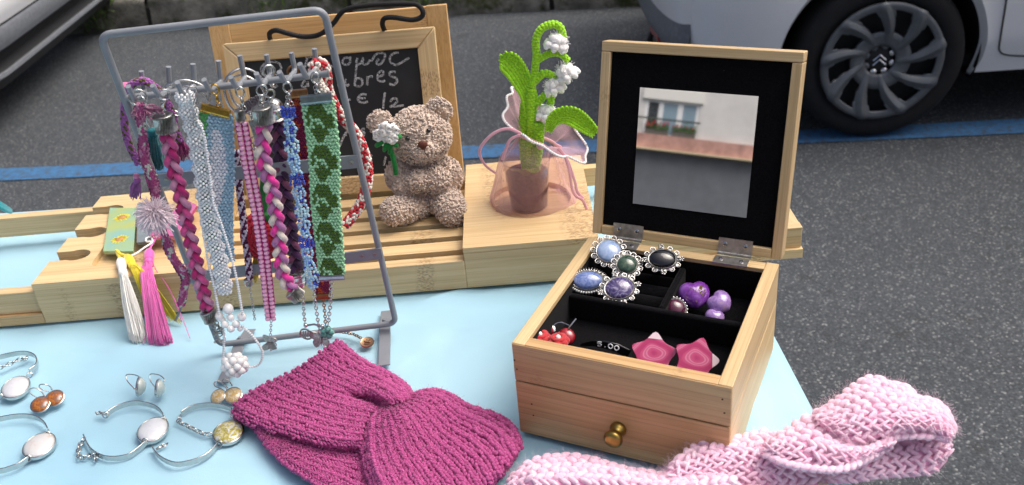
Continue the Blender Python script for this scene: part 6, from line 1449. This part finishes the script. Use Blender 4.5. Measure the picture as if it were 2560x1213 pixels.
# ================================================================ what lies in the jewellery box
def ringset(label, u, v_, sx_, sy_, ang, mat, z, style, nrm=(0., -.5, .86), band_d=V(.3, -.2, -1)):
    n_ = Vector(nrm).normalized(); c = onz(u, v_, z); o = thing('ring', label, 'ring', V(c.x, c.y, FLZ+.002), 0, 'rings in the jewellery box'); s = (c-CAM).dot(CF)/FPX
    ex = CR-n_*CR.dot(n_); ex.normalize(); ey = n_.cross(ex); rot = Matrix.Rotation(ang, 3, n_); ex, ey = rot @ ex, rot @ ey; m4 = Matrix(((ex.x, ey.x, n_.x, c.x), (ex.y, ey.y, n_.y, c.y), (ex.z, ey.z, n_.z, c.z), (0, 0, 0, 1))); a, b = sx_*s, sy_*s*1.18
    m = MB(); m.lathe([(a*.99*cos(q), .0006+.0045*sin(q)) for q in [PI/2*k/8 for k in range(9)]], 36, m4 @ Matrix.Diagonal((1, b/a, 1, 1)), cap=False); build(m, 'stone', mat, o, world=True, sharp=False)
    m = MB(); m.lathe([(0, -.0012), (a*1.12, -.0012), (a*1.14, 0), (a*1.06, .0010), (a*1.0, .0008)], 36, m4 @ Matrix.Diagonal((1, b/a, 1, 1)), cap=False); se = build(m, 'setting', OLDSILVER, o, world=True); m = MB(); n = 40
    for k in range(n): q = 2*PI*k/n; m.ball(m4 @ V(a*1.06*cos(q), b*1.06*sin(q), .0011), .00042, 5, 4)
    if style == 'sun':
        for k in range(44):
            q = 2*PI*k/44; p0 = V(a*1.10*cos(q), b*1.10*sin(q), 0); p1 = V((a*1.10+.0042)*cos(q), (b*1.10+.0042)*sin(q), -.0010); m.tube([m4 @ p0, m4 @ p1], .00048, 5)
    else:
        k_n = 14 if style == 'lace' else (12 if style == 'flower' else 22)
        for k in range(k_n):
            q = 2*PI*k/k_n; rr = .0024 if style == 'lace' else (.0021 if style == 'flower' else .0012); p = V((a*1.10+rr*.9)*cos(q), (b*1.10+rr*.9)*sin(q), -.0004); M3 = m4.to_3x3()
            if style == 'bead': m.ball(m4 @ p, rr, 7, 5)
            else:
                m.ring(m4 @ p, rr, .0005, M3, 10, 5); m.ball(m4 @ (p*1.08), .0007, 5, 4)
                if style == 'flower' and k % 3 == 0:
                    for w_ in range(5): m.ball(m4 @ (p*1.10+V(cos(w_*1.256)*.0017, sin(w_*1.256)*.0017, .0006)), .0012, 6, 4, (1, 1, .5))
    nq = 120; kk = 22 if style in ('bead', 'sun') else (14 if style == 'lace' else 12); vs_ = []
    for q in [2*PI*k/nq for k in range(nq)]:
        e_ = .0012+(.0014 if style != 'bead' else .0003)*(.5+.5*cos(kk*q)); vs_ += [m4 @ V(a*1.08*cos(q), b*1.08*sin(q), -.0006), m4 @ V((a*1.10+e_)*cos(q), (b*1.10+e_)*sin(q), -.0012)]
    fl_ = MB(); fl_.add(vs_, [(2*i, 2*i+1, (2*i+3) % (2*nq), (2*i+2) % (2*nq)) for i in range(nq)]); build(fl_, 'flange', OLDSILVER, se, world=True, sharp=False)
    tag(build(m, 'filigree', SILVER, se, world=True, sharp=False), kind='stuff')
    m = MB(); cb = c-n_*.0085; P = [cb+(ex*cos(q)+n_*sin(q))*.0085 for q in [2*PI*k/28 for k in range(28)]]; m.tube(P, .0012, 6, closed=True, nrm=ey, flat=1.4); build(m, 'ring_band', SILVER, o, world=True, sharp=False)
def gem(name, stops, sc_=150, dist=1.): 
    t = NT(name); v = t.co('Object'); n1 = t.noise(v, sc_, 4, .6, dist); t.col(t.ramp(n1, stops)); t.set(Roughness=.08); t.p.inputs['Coat Weight'].default_value = .8; return t.m
ringset('silver lace ring with pale blue stone, near the left hinge', 1522, 628, 30, 26, -.15, gem('blue_lace_agate', [(.3, '#7f9fcb'), (.6, '#a9bede')]), .093, 'lace')
ringset('silver lace ring with dark green stone', 1567, 662, 25, 21, .1, gem('moss_agate', [(.3, '#253c30'), (.55, '#3f5a48'), (.75, '#6b7a5c')]), .088, 'lace')
ringset('silver flowered ring with glossy black oval stone', 1656, 648, 34, 22, .0, gem('onyx', [(.3, '#07080a'), (.7, '#101216')]), .091, 'flower')
ringset('silver sunray ring with mottled blue stone', 1469, 702, 37, 21, .05, gem('sodalite', [(.3, '#4a5f9a'), (.5, '#6c82b8'), (.75, '#9aa6cc')], 260), .083, 'sun')
ringset('silver flowered ring with violet banded stone', 1548, 721, 36, 25, .22, gem('chevron_amethyst', [(.3, '#2a2048'), (.5, '#4a3f72'), (.62, '#9a95b0'), (.72, '#3a2c58')], 130, 2.), .084, 'flower')
ringset('beaded-rim ring with maroon stone lying in the right compartment', 1689, 772, 24, 21, .25, gem('garnet', [(.3, '#3a1026'), (.7, '#5a1c38')]), .070, 'bead', (.1, -.62, .78))
def heart(label, u, v_, s_px, mat, z, rot=0., tilt=.5):
    c = onz(u, v_, z); s = s_px*(c-CAM).dot(CF)/FPX; m = MB(); ex = CR; n_ = V(0, -.55, .83).normalized(); ex = (ex-n_*ex.dot(n_)).normalized(); ey = n_.cross(ex); q = Matrix.Rotation(rot, 3, n_); ex, ey = q @ ex, q @ ey
    def f(a_, b_):
        a = 2*PI*a_; b = PI*(b_-.5); x = cos(b)*sin(a); yv = cos(b)*cos(a); zv = sin(b)
        hx = x*1.06; hy = yv*.98 + .20*abs(x)**.9 - .16*(1-abs(x))**2*max(0, yv) - .06
        return c+(ex*hx+ey*hy)*s+n_*(zv*.72*s)
    m.grid(f, 40, 20, cu=True); return tag(build(m, 'heart_stone', mat, sharp=False), label, 'stone', 'purple heart stones')
HP = gem('purple_heart', [(.3, '#5a2078'), (.5, '#7c3aa0'), (.7, '#9a68bd')], 90); HP2 = gem('lilac_heart', [(.3, '#7d5aa0'), (.55, '#a888c4'), (.72, '#b89a9c')], 110)
h1 = heart('large purple heart stone flecked with gold leaf', 1736, 736, 37, HP, .073, .1); heart('small lilac heart stone right of the big purple one', 1799, 756, 30, HP2, .070, .75); heart('smallest lilac heart stone, half behind the velvet divider', 1786, 794, 23, HP2, .064, -.3)
m = MB()
for k in range(60):
    u, v_ = (random.gauss(1757, 6), random.gauss(722, 9)) if k < 32 else (random.gauss(1742, 9), random.gauss(757, 4)) if k < 52 else (random.uniform(1712, 1740), random.uniform(715, 750))
    c = onz(1736, 736, .073); d = ray(u, v_); dirn = d.normalized(); s = 37*(c-CAM).dot(CF)/FPX
    o_ = CAM-c; B = o_.dot(dirn); C = o_.dot(o_)-(s*.86)**2; q = B*B-C
    if q < 0: continue
    p = CAM+dirn*(-B-math.sqrt(q)-.0006); r_ = random.uniform(.0004, .0012); pts = [p+(CR*cos(a)+CU*sin(a))*r_*random.uniform(.5, 1) for a in [0, 1.2, 2.4, 3.6, 4.9]]; m.add(pts, [(0, 1, 2, 3, 4)])
gl_ = build(m, 'gold_leaf', GOLD, h1, world=True, smooth=False); tag(gl_, kind='stuff')
REDG = gem('red_glass', [(.3, '#7d0f1c'), (.7, '#b01c2c')], 60)
def pin(label, u, v_, r, z, ndir, wire):
    c = onz(u, v_, z); s = r*(c-CAM).dot(CF)/FPX; o = thing('earring', label, 'earring', V(c.x, c.y, FLZ), 0, 'red glass earrings'); n_ = Vector(ndir).normalized(); m4 = Matrix.Translation(c) @ V(0, 0, 1).rotation_difference(n_).to_matrix().to_4x4(); m = MB()
    m.lathe([(s*cos(q), .0004+.0042*sin(q)) for q in [PI/2*k/8 for k in range(9)]], 30, m4, cap=False); build(m, 'cabochon', REDG, o, world=True, sharp=False); m = MB(); m.lathe([(0, -.001), (s*1.05, -.001), (s*1.07, .0002), (s*1.01, .0010)], 30, m4, cap=False); build(m, 'bezel', SILVER, o, world=True)
    m = MB(); m.tube([Vector(x) for x in spline([onz(*q) for q in wire], 5)], .0006, 6); build(m, 'ear_hook', SILVER, o, world=True)
pin('glossy red round earring with its hook standing up', 1416, 842, 22, .068, (-.05, -.6, .8), [(1420, 824, .074), (1428, 812, .077), (1440, 797, .080)])
pin('red round earring seen from the side, behind the glossy one', 1376, 828, 20, .066, (-.9, -.3, .35), [(1386, 838, .066), (1384, 815, .072), (1400, 806, .074), (1424, 814, .072)])
FAB = plain('red_fabric', '#b3242c', .75, var=.15, vs=300, bump=.4, bs=700, sheen=.3)
for k, (u, v_) in enumerate(((1350, 845), (1396, 853))):
    c = onz(u, v_, .077); o = thing('fabric_rosette', ('red fabric rosette with white bead, left in the front compartment', 'red fabric rosette with white bead, below the glossy red earring')[k], 'rosette', V(c.x, c.y, FLZ), 0, 'red fabric rosettes'); m = MB()
    for w_ in range(7): a = w_*.9; m.ball(c+V(cos(a)*.0052, sin(a)*.0052, .0006*(w_ % 2)), .0042, 8, 6, (1, 1, .8))
    m.ring(c+V(0, 0, .0030), .0042, .0020, None, 18, 8); build(m, 'petals', FAB, o, world=True, sharp=False); m = MB(); m.ball(c+V(0, -.001, .0045), .0022, 10, 7); build(m, 'bead', PEARL, o, world=True)
# price tape: a glossy black strip with embossed figures
lb_ = thing('price_label', 'curled black embossed tape reading 5.00', 'price label', onz(1515, 870, FLZ)); LBZ = .0625
def lab(u, v_):
    a = np.array([np.interp(u, [0, .25, .5, .75, 1], [1452, 1482, 1512, 1546, 1578]), np.interp(u, [0, .25, .5, .75, 1], [859, 851, 852, 860, 876])]); b = np.array([np.interp(u, [0, .25, .5, .75, 1], [1450, 1480, 1510, 1540, 1568]), np.interp(u, [0, .25, .5, .75, 1], [866, 865, 871, 880, 894])])
    q = a*(1-v_)+b*v_; return onz(q[0], q[1], LBZ+.006*sin(PI*u)+.006*(1-v_))
m = MB(); m.grid(lab, 24, 6); so_ = build(m, 'tape', plain('black_embossing_tape', '#0c0d10', .15, var=.1, coat=.8), lb_, world=True); sd_ = so_.modifiers.new('thick', 'SOLIDIFY'); sd_.thickness = .0003
SEG = {'5': [[(1, 1), (0, 1), (0, .55), (.6, .6), (1, .35), (.7, 0), (0, .05)]], '.': [[(.4, 0), (.5, .06)]], '0': [[(.5, 1), (1, .7), (1, .3), (.5, 0), (0, .3), (0, .7), (.5, 1)]]}
EMB = plain('embossed_white', '#e8ecee', .6)
for ch, u0 in (('5', .36), ('.', .48), ('0', .58), ('0', .70)):
    m = MB()
    for s_ in SEG[ch]:
        P = [lab(u0+x*.075, .80-yv*.58)+V(0, -.0006, .0004) for x, yv in s_]; m.tube([Vector(q) for q in spline(P, 4)], .00042, 5)
    build(m, 'embossed_figure', EMB, lb_, world=True)
# marbled pink stars
t = NT('marbled_pink_clay'); v = t.co('Object'); wv = t.n('TexWave', wave_type='RINGS', rings_direction='SPHERICAL'); wv.inputs['Scale'].default_value = 30; wv.inputs['Distortion'].default_value = 7; wv.inputs['Detail'].default_value = 1; wv.inputs['Detail Scale'].default_value = 1.5; t.l(v, wv.inputs['Vector']); t.col(t.ramp(wv.outputs[0], [(.2, '#c04070'), (.5, '#d0527f'), (.80, '#d35a86'), (.93, '#e28fac'), (1., '#d8648c')])); t.set(Roughness=.18); t.p.inputs['Coat Weight'].default_value = .5; STAR = t.m
for k, (u, v_, rot, lab_) in enumerate(((1633, 888, .12, 'marbled pink clay star, left one of the two'), (1738, 900, .35, 'marbled pink clay star, right one of the two, with a white tip'))):
    c = onz(u, v_, .071); n_ = V(-.05, -.80, .60).normalized(); ex = (CR-n_*CR.dot(n_)).normalized(); ey = n_.cross(ex); q = Matrix.Rotation(-rot, 3, n_); ex, ey = q @ ex, q @ ey; s = 58*(c-CAM).dot(CF)/FPX
    out_ = []
    for i in range(10):
        a = PI/2+i*PI/5; r_ = s if i % 2 == 0 else s*.72; out_.append((r_*cos(a), r_*sin(a)))
    out_ = [tuple(p) for p in spline(out_, 4, True)]; m = MB(); m.prism(out_, -.0035, .0035); m4 = Matrix(((ex.x, ey.x, n_.x, c.x), (ex.y, ey.y, n_.y, c.y), (ex.z, ey.z, n_.z, c.z), (0, 0, 0, 1)))
    o = thing('clay_star', lab_, 'star', mat4=m4, group='marbled pink stars'); build(m, 'star', STAR, o, bevel=.0012)
    m = MB()
    if k == 1: m.prism([(x*1.0, y_) for x, y_ in out_ if x > s*.52 and y_ > -s*.2], -.0036, .0037)
    else: m.prism([(x, y_) for x, y_ in out_ if y_ > s*.66], -.0036, .0037)
    if len(m.v) > 5: build(m, 'white_tip', plain('pale_pink_clay', '#f2dbe2', .2, coat=.5), o, smooth=False)
